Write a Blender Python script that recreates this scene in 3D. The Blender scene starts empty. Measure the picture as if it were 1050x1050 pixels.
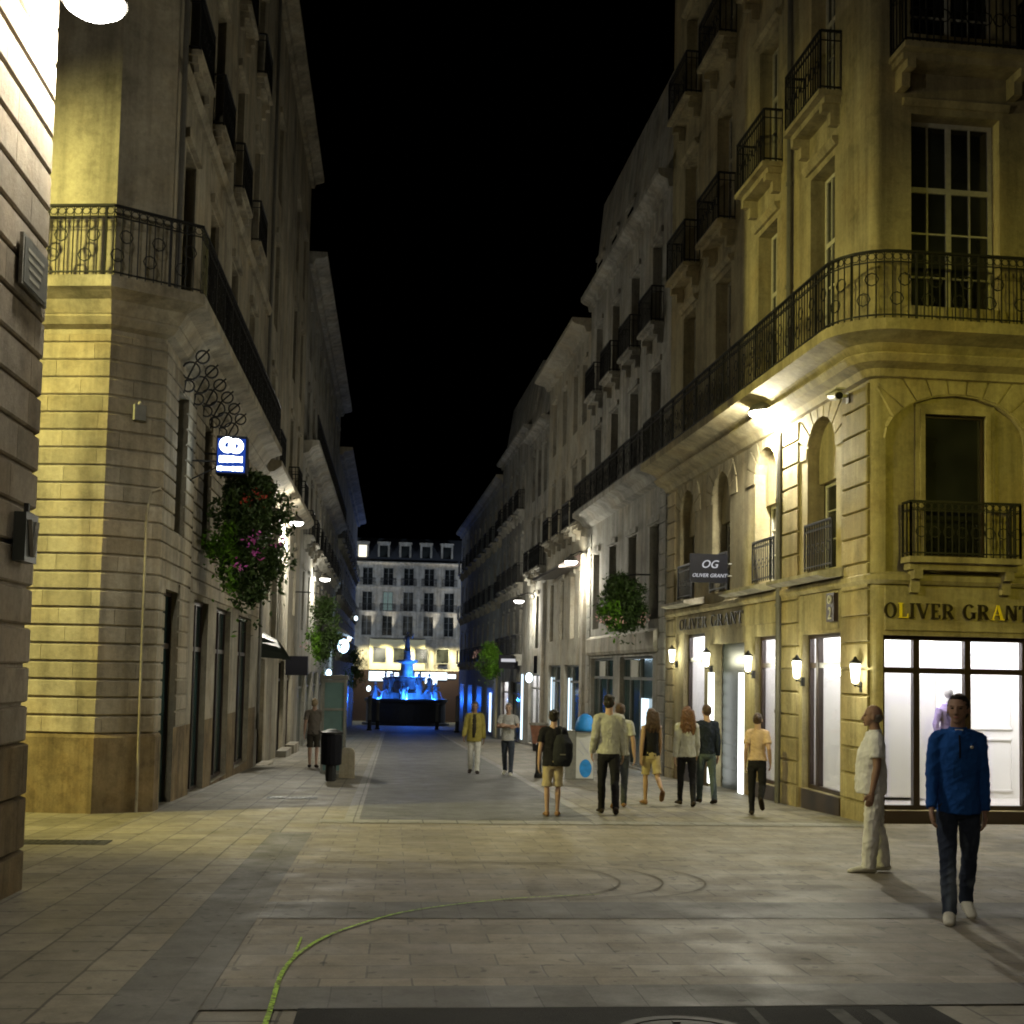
import bpy, bmesh, math, random
from mathutils import Vector, Matrix, noise
random.seed(7)
S = bpy.context.scene
COL = S.collection
PI = math.pi
# ------------------------------------------------------------------ camera model (used for the camera and to survey positions)
F = 1225.0; PX, PY = 525.0, 611.0
_psi = math.atan(120/F); _th = math.atan(79/F); _ro = 0.02
_f = Vector((math.sin(_psi)*math.cos(_th), math.cos(_psi)*math.cos(_th), math.sin(_th)))
_r0 = Vector((math.cos(_psi), -math.sin(_psi), 0)); _u0 = _r0.cross(_f)
_r = math.cos(_ro)*_r0 + math.sin(_ro)*_u0; _u = math.cos(_ro)*_u0 - math.sin(_ro)*_r0
CAM = Vector((0, 0, 1.65)); G = 0.031
def gz(y): return -G*y
def ray(px, py): return _f + _r*((px-PX)/F) + _u*((PY-py)/F)
def gp(px, py):
    d = ray(px, py); t = -1.65/(d.z+G*d.y); return CAM+d*t
def atY(px, py, Y):
    d = ray(px, py); return CAM+d*(Y/d.y)
cam = bpy.data.cameras.new('camera'); co = bpy.data.objects.new('camera', cam); COL.objects.link(co)
cam.lens = F/1050*36; cam.sensor_width = 36; cam.shift_y = (PY-525)/1050; cam.clip_end = 3000; cam.clip_start = 0.1
co.matrix_world = Matrix(((_r.x, _u.x, -_f.x, 0), (_r.y, _u.y, -_f.y, 0), (_r.z, _u.z, -_f.z, 1.65), (0, 0, 0, 1)))
S.camera = co
# ------------------------------------------------------------------ materials
class NT:
    def __init__(self, name):
        self.m = bpy.data.materials.new(name); self.m.use_nodes = True
        self.t = self.m.node_tree; self.n = self.t.nodes; self.n.clear()
        self.out = self.n.new('ShaderNodeOutputMaterial')
    def new(self, typ, **k):
        n = self.n.new(typ)
        for a, v in k.items():
            if a in n.inputs.keys(): n.inputs[a].default_value = v
            else: setattr(n, a, v)
        return n
    def l(self, a, b): self.t.links.new(a, b)
    def mix(self, fac, a, b, blend='MIX'):
        n = self.n.new('ShaderNodeMix'); n.data_type = 'RGBA'; n.blend_type = blend
        for sock, v in ((n.inputs[0], fac), (n.inputs[6], a), (n.inputs[7], b)):
            if hasattr(v, 'node'): self.l(v, sock)
            else: sock.default_value = v if isinstance(v, (int, float)) else tuple(v)+((1,) if len(v) == 3 else ())
        return n.outputs[2]
    def ramp(self, fac, stops):
        n = self.n.new('ShaderNodeValToRGB'); e = n.color_ramp.elements
        while len(e) < len(stops): e.new(0.5)
        for el, (p, c) in zip(e, stops):
            el.position = p; el.color = (c, c, c, 1) if isinstance(c, (int, float)) else tuple(c)+(1,)
        self.l(fac, n.inputs[0]); return n.outputs[0]
    def noise(self, vec, scale, detail=4, rough=0.55):
        n = self.n.new('ShaderNodeTexNoise'); n.inputs['Scale'].default_value = scale
        n.inputs['Detail'].default_value = detail; n.inputs['Roughness'].default_value = rough
        if vec is not None: self.l(vec, n.inputs['Vector'])
        return n.outputs[0]
    def pos(self, scale=(1, 1, 1), loc=(0, 0, 0), rot=(0, 0, 0), src='world'):
        if src == 'world': v = self.n.new('ShaderNodeNewGeometry').outputs['Position']
        else: v = self.n.new('ShaderNodeTexCoord').outputs['Object']
        m = self.n.new('ShaderNodeMapping'); m.inputs['Scale'].default_value = scale
        m.inputs['Location'].default_value = loc; m.inputs['Rotation'].default_value = rot
        self.l(v, m.inputs['Vector']); return m.outputs[0]
    def bsdf(self, color, rough=0.8, spec=0.3, metal=0.0, bump=None, bstr=0.2, bdist=0.02, **k):
        b = self.n.new('ShaderNodeBsdfPrincipled')
        for key, v in (('Base Color', color), ('Roughness', rough), ('Specular IOR Level', spec), ('Metallic', metal)):
            if hasattr(v, 'node'): self.l(v, b.inputs[key])
            else: b.inputs[key].default_value = v if isinstance(v, (int, float)) else tuple(v)+(1,)
        for key, v in k.items(): b.inputs[key.replace('_', ' ')].default_value = v
        if bump is not None:
            bp = self.n.new('ShaderNodeBump'); bp.inputs['Strength'].default_value = bstr; bp.inputs['Distance'].default_value = bdist
            self.l(bump, bp.inputs['Height']); self.l(bp.outputs[0], b.inputs['Normal'])
        self.l(b.outputs[0], self.out.inputs[0]); return b
def stone(name, c, dark=0.55, streak=0.7, sc=1.0, src='world', island=False):
    t = NT(name)
    p = t.pos(src=src)
    big = t.ramp(t.noise(p, 0.55*sc, 5, 0.6), [(0.3, dark), (0.62, 1.0)])
    st = t.ramp(t.noise(t.pos((2.2, 2.2, 0.16), src=src), 1.3*sc, 5, 0.65), [(0.36, 1-streak*0.55), (0.6, 1.0)])
    fine = t.ramp(t.noise(p, 14*sc, 4, 0.7), [(0.25, 0.8), (0.7, 1.08)])
    col = t.mix(1.0, tuple(c), big, 'MULTIPLY'); col = t.mix(1.0, col, st, 'MULTIPLY'); col = t.mix(1.0, col, fine, 'MULTIPLY')
    warm = t.ramp(t.noise(t.pos(loc=(9, 3, 5), src=src), 0.9*sc, 3), [(0.45, (1, 1, 1)), (0.75, (1.0, 0.86, 0.66))])
    col = t.mix(0.6, col, t.mix(1.0, col, warm, 'MULTIPLY'))
    if island:   # every cut block has a tone of its own
        g = t.n.new('ShaderNodeNewGeometry').outputs['Random Per Island']
        col = t.mix(1.0, col, t.ramp(g, [(0.0, (0.74, 0.72, 0.68)), (0.5, (1.0, 0.97, 0.92)), (1.0, (1.10, 1.08, 1.06))]), 'MULTIPLY')
    soot = t.ramp(t.noise(t.pos(loc=(4, 8, 1)), 1.9*sc, 6, 0.7), [(0.5, 1.0), (0.72, 0.62)])
    col = t.mix(1.0, col, soot, 'MULTIPLY')
    t.bsdf(col, 0.88, 0.2, bump=t.noise(p, 22*sc, 6, 0.75), bstr=0.55, bdist=0.02)
    return t.m
def plain(name, c, rough=0.7, spec=0.3, metal=0.0, var=0.25, sc=6.0, bstr=0.15, **k):
    t = NT(name); p = t.pos(src='obj')
    n = t.ramp(t.noise(p, sc, 4), [(0.3, 1-var), (0.7, 1.0)])
    col = t.mix(1.0, tuple(c), n, 'MULTIPLY')
    t.bsdf(col, rough, spec, metal, bump=t.noise(p, sc*5, 3), bstr=bstr, bdist=0.01, **k); return t.m
def emit(name, c, s):
    t = NT(name); e = t.new('ShaderNodeEmission', Strength=s); e.inputs[0].default_value = tuple(c)+(1,)
    t.l(e.outputs[0], t.out.inputs[0]); return t.m
def glass_clear(name):
    t = NT(name); tr = t.new('ShaderNodeBsdfTransparent'); gl = t.new('ShaderNodeBsdfGlossy', Roughness=0.03)
    tr.inputs[0].default_value = (0.93, 0.95, 0.94, 1)
    lw = t.new('ShaderNodeLayerWeight', Blend=0.25); mx = t.n.new('ShaderNodeMixShader')
    r = t.new('ShaderNodeMapRange'); r.inputs[3].default_value = 0.03; r.inputs[4].default_value = 0.28
    t.l(lw.outputs['Facing'], r.inputs[0]); t.l(r.outputs[0], mx.inputs[0]); t.l(tr.outputs[0], mx.inputs[1]); t.l(gl.outputs[0], mx.inputs[2])
    t.l(mx.outputs[0], t.out.inputs[0]); return t.m
def pavers(name, swap, bw, rh, c1, c2, mortar, off=(0, 0), msize=0.012, tint=0.35, rough=0.55, freq=2, rough_lo=0.5):
    t = NT(name)
    sep = t.n.new('ShaderNodeSeparateXYZ'); t.l(t.pos(loc=(off[0], off[1], 0)), sep.inputs[0])
    cmb = t.n.new('ShaderNodeCombineXYZ')
    a, b = (1, 0) if swap else (0, 1)
    t.l(sep.outputs[a], cmb.inputs[0]); t.l(sep.outputs[b], cmb.inputs[1]); v = cmb.outputs[0]
    # small wobble so that joints are not ruler straight
    wn = t.n.new('ShaderNodeTexNoise'); wn.inputs['Scale'].default_value = 1.7; t.l(v, wn.inputs['Vector'])
    wv = t.n.new('ShaderNodeVectorMath'); wv.operation = 'MULTIPLY_ADD'; wv.inputs[1].default_value = (0.03, 0.03, 0)
    t.l(wn.outputs['Color'], wv.inputs[0]); t.l(v, wv.inputs[2]); v2 = wv.outputs[0]
    def brick(C1, C2, M, bias=0.0, ms=msize):
        n = t.n.new('ShaderNodeTexBrick'); n.offset = 0.5; n.offset_frequency = freq; n.squash = 1.0
        n.inputs['Color1'].default_value = tuple(C1)+(1,); n.inputs['Color2'].default_value = tuple(C2)+(1,); n.inputs['Mortar'].default_value = tuple(M)+(1,)
        n.inputs['Scale'].default_value = 1; n.inputs['Mortar Size'].default_value = ms; n.inputs['Mortar Smooth'].default_value = 0.4
        n.inputs['Bias'].default_value = bias; n.inputs['Brick Width'].default_value = bw; n.inputs['Row Height'].default_value = rh
        t.l(v2, n.inputs['Vector']); return n
    b1 = brick(c1, c2, mortar)
    col = b1.outputs['Color']
    p = t.pos()
    big = t.ramp(t.noise(p, 0.35, 5, 0.6), [(0.3, 1-tint), (0.65, 1.0)])
    col = t.mix(1.0, col, big, 'MULTIPLY')
    sp = t.ramp(t.noise(p, 5.0, 5, 0.7), [(0.3, 0.72), (0.6, 1.05)])
    col = t.mix(1.0, col, sp, 'MULTIPLY')
    gum = t.ramp(t.noise(p, 9.0, 1, 0.4), [(0.69, 1.0), (0.73, 0.5)])
    col = t.mix(1.0, col, gum, 'MULTIPLY')
    fn = t.ramp(t.noise(p, 60.0, 3, 0.8), [(0.3, 0.8), (0.7, 1.1)])
    col = t.mix(1.0, col, fn, 'MULTIPLY')
    rg = t.ramp(t.noise(p, 2.1, 4, 0.6), [(0.3, rough_lo), (0.7, rough+0.2)])
    h = t.mix(0.25, b1.outputs['Fac'], t.noise(p, 40, 4, 0.7))
    inv = t.n.new('ShaderNodeInvert'); t.l(h, inv.inputs[1])
    t.bsdf(col, rg, 0.28, bump=inv.outputs[0], bstr=0.35, bdist=0.012)
    return t.m
def cloth(name, c, sc=9.0, fade=None, rough=0.9):
    t = NT(name); p = t.pos(src='obj')
    n = t.ramp(t.noise(p, sc, 4), [(0.3, 0.78), (0.7, 1.08)])
    col = t.mix(1.0, tuple(c), n, 'MULTIPLY')
    if fade:
        f2 = t.ramp(t.noise(t.pos((6, 6, 1.6), src='obj'), 1.0, 2), [(0.5, 0.0), (0.68, 1.0)])
        col = t.mix(f2, col, tuple(fade))
    t.bsdf(col, rough, 0.15, bump=t.noise(t.pos((14, 14, 5), src='obj'), 1.0, 5, 0.6), bstr=0.5, bdist=0.03); return t.m
M = {}
SKY_STRENGTH = 0.02
M['stone'] = stone('limestone', (0.44, 0.40, 0.31))
M['stone_gold'] = stone('ochre_limestone', (0.46, 0.40, 0.24), dark=0.7)
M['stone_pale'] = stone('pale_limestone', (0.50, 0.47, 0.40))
M['stone_grey'] = stone('grey_limestone', (0.42, 0.41, 0.37))
M['stone_near'] = stone('cream_limestone', (0.50, 0.44, 0.36), dark=0.75, streak=0.3)
M['stone_block'] = stone('cut_limestone', (0.46, 0.42, 0.33), island=True)
M['gold_block'] = stone('cut_ochre_limestone', (0.48, 0.42, 0.26), island=True)
M['near_block'] = stone('cut_cream_limestone', (0.50, 0.44, 0.36), dark=0.72, streak=0.4, island=True)
M['plinth'] = stone('stained_plinth_stone', (0.29, 0.22, 0.12), dark=0.4, streak=0.6, sc=2.2)
M['render'] = stone('lime_render', (0.46, 0.43, 0.35), dark=0.7, streak=0.35)
M['slate'] = plain('slate', (0.07, 0.075, 0.085), 0.55, 0.4, sc=3)
M['zinc'] = plain('zinc', (0.16, 0.155, 0.14), 0.5, 0.4, 0.3)
M['iron'] = plain('black_iron', (0.018, 0.018, 0.018), 0.5, 0.4, 0.2)
M['frame'] = plain('window_paint', (0.55, 0.53, 0.44), 0.5, 0.4, sc=12)
M['frame_grey'] = plain('grey_window_paint', (0.20, 0.20, 0.18), 0.5, 0.4, sc=12)
M['frame_dark'] = plain('dark_shopfront_paint', (0.035, 0.022, 0.018), 0.35, 0.5, sc=8)
M['green_dark'] = plain('dark_green_paint', (0.022, 0.032, 0.028), 0.4, 0.5, sc=4)
def dark_glass(name, c, sc=0.8):
    t = NT(name); n = t.ramp(t.noise(t.pos(src='obj', loc=(3, 1, 2)), sc, 2), [(0.4, 0.5), (0.6, 1.3)])
    t.bsdf(t.mix(1.0, tuple(c), n, 'MULTIPLY'), 0.08, 0.6); return t.m
M['pane'] = dark_glass('dark_window_glass', (0.022, 0.024, 0.022))
M['pane2'] = dark_glass('curtained_window_glass', (0.085, 0.08, 0.065))
M['pane_teal'] = dark_glass('teal_shop_glass', (0.03, 0.06, 0.06))
M['glass'] = glass_clear('clear_glass')
M['white_in'] = plain('white_shop_interior', (0.82, 0.80, 0.80), 0.8, 0.2, var=0.06, sc=2)
M['floor_in'] = plain('pale_shop_floor', (0.5, 0.47, 0.45), 0.4, 0.4, var=0.1, sc=3)
M['panel_light'] = emit('shop_ceiling_light', (1.0, 0.95, 0.97), 15.0)
M['panel_soft'] = emit('shop_ceiling_light_soft', (1.0, 0.95, 0.97), 13.0)
M['strip_light'] = emit('door_light_strip', (0.95, 1.0, 0.95), 3.2)
M['lantern_glow'] = emit('lantern_glass_lit', (1.0, 0.98, 0.78), 7.0)
M['lamp_disc'] = emit('street_lamp_diffuser', (1.0, 0.96, 0.9), 20.0)
M['sign_glow'] = emit('lit_sign_face', (0.82, 0.93, 1.0), 9.0)
M['sign_blue'] = emit('lit_sign_halo', (0.03, 0.10, 0.6), 0.55)
M['cool_glow'] = emit('cool_shop_light', (0.7, 0.88, 1.0), 1.7)
M['orb_blue'] = emit('bluish_lit_globe', (0.55, 0.8, 1.0), 6.0)
M['warm_glow'] = emit('warm_lit_bulb', (1.0, 0.85, 0.55), 3.0)
M['shop_white'] = emit('far_shop_sign_light', (0.75, 0.92, 1.0), 3.0)
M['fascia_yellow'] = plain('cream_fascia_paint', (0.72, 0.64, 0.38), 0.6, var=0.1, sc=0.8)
M['win_lit'] = emit('lit_window', (0.6, 0.85, 0.8), 0.16)
M['win_lit2'] = emit('lit_window_bright', (1.0, 0.93, 0.72), 1.5)
M['pave_l'] = pavers('pavement_slabs', True, 0.62, 0.43, (0.275, 0.245, 0.182), (0.185, 0.166, 0.124), (0.09, 0.079, 0.06), off=(0.12, 0))
M['pave_c'] = pavers('crossing_setts', False, 0.56, 0.36, (0.30, 0.262, 0.20), (0.21, 0.184, 0.142), (0.15, 0.136, 0.112), off=(0.1, 0.07), msize=0.008, tint=0.3)
M['pave_dark'] = pavers('dark_paving_band', True, 0.9, 0.3, (0.165, 0.158, 0.138), (0.13, 0.125, 0.11), (0.105, 0.1, 0.088), msize=0.006)
M['road'] = pavers('carriageway_slabs', False, 0.5, 0.22, (0.125, 0.125, 0.118), (0.10, 0.10, 0.095), (0.075, 0.075, 0.07), msize=0.006)
M['joint'] = plain('sanded_joint', (0.20, 0.18, 0.14), 0.9, 0.2, var=0.5, sc=3)
M['kerb'] = pavers('channel_stone', True, 0.9, 0.5, (0.30, 0.29, 0.26), (0.25, 0.24, 0.22), (0.1, 0.1, 0.09))
t = NT('asphalt'); p = t.pos()
ac = t.ramp(t.noise(p, 160, 3, 0.8), [(0.35, (0.012, 0.012, 0.011)), (0.7, (0.05, 0.05, 0.046))])
t.bsdf(t.mix(1.0, ac, t.ramp(t.noise(p, 1.6, 4), [(0.35, 0.55), (0.65, 1.1)]), 'MULTIPLY'), 0.85, 0.2, bump=t.noise(p, 120, 3), bstr=0.6, bdist=0.01); M['asphalt'] = t.m
M['cast_iron'] = plain('cast_iron', (0.045, 0.045, 0.042), 0.6, 0.3, 0.2, sc=10)
t = NT('lime_green_paint'); p = t.pos()
b_ = t.bsdf(t.mix(t.ramp(t.noise(p, 18, 4), [(0.42, 0.0), (0.6, 1.0)]), (0.40, 0.62, 0.09), (0.26, 0.38, 0.08)), 0.8, 0.15, bump=t.noise(p, 40, 4), bstr=0.4)
tr = t.n.new('ShaderNodeBsdfTransparent'); mx = t.n.new('ShaderNodeMixShader'); t.l(t.ramp(t.noise(p, 26, 5, 0.7), [(0.34, 0.0), (0.5, 1.0)]), mx.inputs[0]); t.l(tr.outputs[0], mx.inputs[1]); t.l(b_.outputs[0], mx.inputs[2]); t.l(mx.outputs[0], t.out.inputs[0]); M['lime'] = t.m
M['old_paint'] = plain('worn_white_paint', (0.075, 0.075, 0.068), 0.8, var=0.6, sc=9)
M['skin'] = plain('skin', (0.42, 0.27, 0.20), 0.55, 0.35, var=0.12, sc=14, bstr=0.05)
M['skin_tan'] = plain('tanned_skin', (0.31, 0.185, 0.13), 0.55, 0.35, var=0.12, sc=14, bstr=0.05)
M['hair_dark'] = plain('dark_hair', (0.02, 0.015, 0.012), 0.6, 0.3, var=0.5, sc=40, bstr=0.6)
M['hair_auburn'] = plain('auburn_hair', (0.15, 0.065, 0.028), 0.5, 0.4, var=0.6, sc=26, bstr=0.8)
M['hair_brown'] = plain('brown_hair', (0.07, 0.035, 0.02), 0.5, 0.4, var=0.6, sc=26, bstr=0.8)
M['hair_fair'] = plain('fair_hair', (0.42, 0.32, 0.2), 0.6, 0.3, var=0.4, sc=40, bstr=0.6)
M['hair_grey'] = plain('grey_stubble', (0.25, 0.22, 0.19), 0.7, 0.2, var=0.4, sc=60)
M['eye'] = plain('eye_dark', (0.03, 0.02, 0.015), 0.2, 0.5)
M['eye_white'] = plain('eye_white', (0.7, 0.68, 0.65), 0.3, 0.5)
M['lips'] = plain('lips', (0.33, 0.12, 0.10), 0.5, 0.3)
M['leaf'] = None
def leafmat(name, c):
    t = NT(name); p = t.pos()
    col = t.mix(t.ramp(t.noise(p, 7, 3), [(0.35, 0.0), (0.65, 1.0)]), tuple(x*0.55 for x in c), tuple(c))
    t.bsdf(col, 0.55, 0.3); return t.m
M['leaf'] = leafmat('leaves', (0.045, 0.085, 0.018))
M['leaf_bright'] = leafmat('bright_leaves', (0.12, 0.28, 0.018))  # green raised to paint lamp light on one side of the balls
M['flower_pink'] = plain('pink_petals', (0.55, 0.10, 0.42), 0.6)
M['flower_red'] = plain('red_petals', (0.45, 0.05, 0.03), 0.6)
M['flower_pale'] = plain('pale_pink_petals', (0.75, 0.45, 0.42), 0.6)
# ------------------------------------------------------------------ tagging and mesh helpers
def tag(o, label=None, cat=None, group=None, kind=None):
    if label: o['label'] = label
    if cat: o['category'] = cat
    if group: o['group'] = group
    if kind: o['kind'] = kind
    return o
def empty(name, loc=(0, 0, 0), rz=0.0, label=None, cat=None, group=None):
    o = bpy.data.objects.new(name, None); COL.objects.link(o); o.location = loc; o.rotation_euler = (0, 0, rz)
    o.empty_display_size = 0.2
    return tag(o, label, cat, group)
class MB:
    def __init__(s): s.v = []; s.f = []; s.mi = []; s.cur = 0
    def quad(s, a, b, c, d):
        i = len(s.v); s.v += [tuple(a), tuple(b), tuple(c), tuple(d)]; s.f.append((i, i+1, i+2, i+3)); s.mi.append(s.cur)
    def tri(s, a, b, c):
        i = len(s.v); s.v += [tuple(a), tuple(b), tuple(c)]; s.f.append((i, i+1, i+2)); s.mi.append(s.cur)
    def face(s, idx): s.f.append(tuple(idx)); s.mi.append(s.cur)
    def box(s, x0, x1, y0, y1, z0, z1):
        i = len(s.v)
        s.v += [(x0, y0, z0), (x1, y0, z0), (x1, y1, z0), (x0, y1, z0), (x0, y0, z1), (x1, y0, z1), (x1, y1, z1), (x0, y1, z1)]
        for q in ((0, 3, 2, 1), (4, 5, 6, 7), (0, 1, 5, 4), (1, 2, 6, 5), (2, 3, 7, 6), (3, 0, 4, 7)): s.face([i+k for k in q])
    def bar(s, a, b, w, h=None):
        a, b = Vector(a), Vector(b); h = h or w; d = (b-a).normalized()
        up = Vector((0, 0, 1)) if abs(d.z) < 0.9 else Vector((1, 0, 0))
        x = d.cross(up).normalized()*w/2; y = x.cross(d).normalized()*h/2
        i = len(s.v)
        for p in (a, b):
            for sx, sy in ((-1, -1), (1, -1), (1, 1), (-1, 1)): s.v.append(tuple(p+x*sx+y*sy))
        for q in ((0, 1, 2, 3), (7, 6, 5, 4), (0, 4, 5, 1), (1, 5, 6, 2), (2, 6, 7, 3), (3, 7, 4, 0)): s.face([i+k for k in q])
    def tube(s, pts, rad, n=8, side=None):
        """closed loft of ellipses along pts; rad items r or (rx,ry)"""
        pts = [Vector(p) for p in pts]; base = len(s.v); N = len(pts)
        for k, p in enumerate(pts):
            d = (pts[min(k+1, N-1)]-pts[max(k-1, 0)]).normalized()
            sd = Vector(side) if side else (Vector((1, 0, 0)) if abs(d.x) < 0.85 else Vector((0, 1, 0)))
            x = (sd-d*sd.dot(d)).normalized(); y = d.cross(x)
            r = rad[k] if isinstance(rad, (list, tuple)) else rad
            rx, ry = r if isinstance(r, (list, tuple)) else (r, r)
            for j in range(n):
                a = 2*PI*j/n; s.v.append(tuple(p+x*rx*math.cos(a)+y*ry*math.sin(a)))
        for k in range(N-1):
            for j in range(n):
                a = base+k*n+j; b = base+k*n+(j+1) % n; s.face((a, b, b+n, a+n))
        s.face([base+j for j in range(n)][::-1]); s.face([base+(N-1)*n+j for j in range(n)])
    def ell(s, c, r, nu=12, nv=8, rot=None):
        c = Vector(c); base = len(s.v)
        R = rot or Matrix.Identity(3)
        rr = (r, r, r) if isinstance(r, (int, float)) else r
        for i in range(1, nv):
            ph = PI*i/nv
            for j in range(nu):
                a = 2*PI*j/nu
                s.v.append(tuple(c+R@Vector((rr[0]*math.sin(ph)*math.cos(a), rr[1]*math.sin(ph)*math.sin(a), rr[2]*math.cos(ph)))))
        top = len(s.v); s.v.append(tuple(c+R@Vector((0, 0, rr[2])))); bot = len(s.v); s.v.append(tuple(c-R@Vector((0, 0, rr[2]))))
        for i in range(nv-2):
            for j in range(nu):
                a = base+i*nu+j; b = base+i*nu+(j+1) % nu; s.face((a, a+nu, b+nu, b))
        for j in range(nu):
            s.face((top, base+j, base+(j+1) % nu)); k = base+(nv-2)*nu; s.face((bot, k+(j+1) % nu, k+j))
    def lathe(s, prof, n=16, c=(0, 0, 0)):
        base = len(s.v)
        for r, z in prof:
            for j in range(n):
                a = 2*PI*j/n; s.v.append((c[0]+r*math.cos(a), c[1]+r*math.sin(a), c[2]+z))
        for k in range(len(prof)-1):
            for j in range(n):
                a = base+k*n+j; b = base+k*n+(j+1) % n; s.face((a, b, b+n, a+n))
        s.face([base+j for j in range(n)][::-1]); s.face([base+(len(prof)-1)*n+j for j in range(n)])
    def ring(s, c, ux, uy, r, w, n=10):
        """thin square-section ring in the plane ux,uy"""
        c, ux, uy = Vector(c), Vector(ux), Vector(uy); nn = ux.cross(uy); base = len(s.v)
        for j in range(n):
            a = 2*PI*j/n; e = ux*math.cos(a)+uy*math.sin(a)
            for rr, zz in ((r-w/2, -w/2), (r+w/2, -w/2), (r+w/2, w/2), (r-w/2, w/2)): s.v.append(tuple(c+e*rr+nn*zz))
        for j in range(n):
            for k in range(4):
                a = base+j*4+k; b = base+j*4+(k+1) % 4; c2 = base+((j+1) % n)*4; s.face((a, c2+k, c2+(k+1) % 4, b))
    def mesh(s, name, mats, smooth=False):
        me = bpy.data.meshes.new(name); me.from_pydata(s.v, [], s.f)
        for m in (mats if isinstance(mats, (list, tuple)) else [mats]): me.materials.append(M[m] if isinstance(m, str) else m)
        me.polygons.foreach_set('material_index', s.mi)
        if smooth: me.polygons.foreach_set('use_smooth', [True]*len(s.f))
        me.update(); return me
    def build(s, name, mats, parent=None, smooth=False, loc=None, rz=0.0):
        o = bpy.data.objects.new(name, s.mesh(name, mats, smooth)); COL.objects.link(o)
        if parent: o.parent = parent
        if loc is not None: o.location = loc; o.rotation_euler = (0, 0, rz)
        return o
def place(name, me, parent, loc=(0, 0, 0), rz=0.0):
    o = bpy.data.objects.new(name, me); COL.objects.link(o); o.parent = parent; o.location = loc; o.rotation_euler = (0, 0, rz); return o
def copy_tree(o, parent=None):
    c = o.copy(); COL.objects.link(c)
    if parent: c.parent = parent
    for ch in list(o.children): copy_tree(ch, c)
    return c
def text_mesh(txt, size, depth, shear=0.0):
    cu = bpy.data.curves.new('t', 'FONT'); cu.body = txt; cu.size = size; cu.extrude = depth; cu.shear = shear; cu.align_x = 'CENTER'; cu.align_y = 'CENTER'
    cu.resolution_u = 4
    ob = bpy.data.objects.new('t', cu); COL.objects.link(ob)
    dg = bpy.context.evaluated_depsgraph_get(); me = bpy.data.meshes.new_from_object(ob.evaluated_get(dg))
    bpy.data.objects.remove(ob); bpy.data.curves.remove(cu)
    me.transform(Matrix.Rotation(PI/2, 4, 'X')); return me
# ------------------------------------------------------------------ facades: a plan path read left to right as seen from the street
class Path:
    def __init__(s, pts):
        s.p = [Vector((x, y)) for x, y in pts]; s.L = [0.0]
        for a, b in zip(s.p, s.p[1:]): s.L.append(s.L[-1]+(b-a).length)
        s.n = []
        for i in range(len(s.p)):
            ns = []
            for a, b in ((i-1, i), (i, i+1)):
                if a >= 0 and b < len(s.p):
                    d = (s.p[b]-s.p[a]).normalized(); ns.append(Vector((d.y, -d.x)))
            m = sum(ns, Vector((0, 0))).normalized(); s.n.append(m/max(0.35, m.dot(ns[0])))
        s.len = s.L[-1]
    def seg(s, q):
        for i in range(len(s.p)-1):
            if q <= s.L[i+1] or i == len(s.p)-2: return i
    def at(s, q, off=0.0):
        i = s.seg(q); t = (q-s.L[i])/(s.L[i+1]-s.L[i])
        n = s.n[i].lerp(s.n[i+1], min(1, max(0, t))) if len(s.p) > 2 else s.n[0]
        return s.p[i].lerp(s.p[i+1], t) + n*off if 0 <= t <= 1 else s.p[i]+(s.p[i+1]-s.p[i])*t+n*off
    def dir(s, q):
        i = s.seg(q); return (s.p[i+1]-s.p[i]).normalized()
    def rz(s, q): d = s.dir(q); return math.atan2(d.y, d.x)
    def P(s, q, off, z): v = s.at(q, off); return (v.x, v.y, z)
    def knots(s, a, b): return [a]+[x for x in s.L[1:-1] if a+1e-4 < x < b-1e-4]+[b]
    def offset(s, off): return Path([tuple(p+n*off) for p, n in zip(s.p, s.n)])
def sweep(mb, path, s0, s1, prof):
    ks = path.knots(s0, s1); base = len(mb.v); n = len(prof)
    for q in ks:
        for o, z in prof: mb.v.append(path.P(q, o, z))
    for k in range(len(ks)-1):
        for j in range(n):
            a = base+k*n+j; b = base+k*n+(j+1) % n; mb.face((a, b, b+n, a+n))
    mb.face([base+j for j in range(n)][::-1]); mb.face([base+(len(ks)-1)*n+j for j in range(n)])
def rectp(o0, o1, z0, z1): return [(o0, z0), (o1, z0), (o1, z1), (o0, z1)]
def cornice_prof(z, out, h): return [(-0.05, z-h), (out*0.25, z-h), (out*0.35, z-h*0.6), (out*0.8, z-h*0.45), (out, z-h*0.3), (out, z), (-0.05, z)]
_wcache = {}
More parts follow.
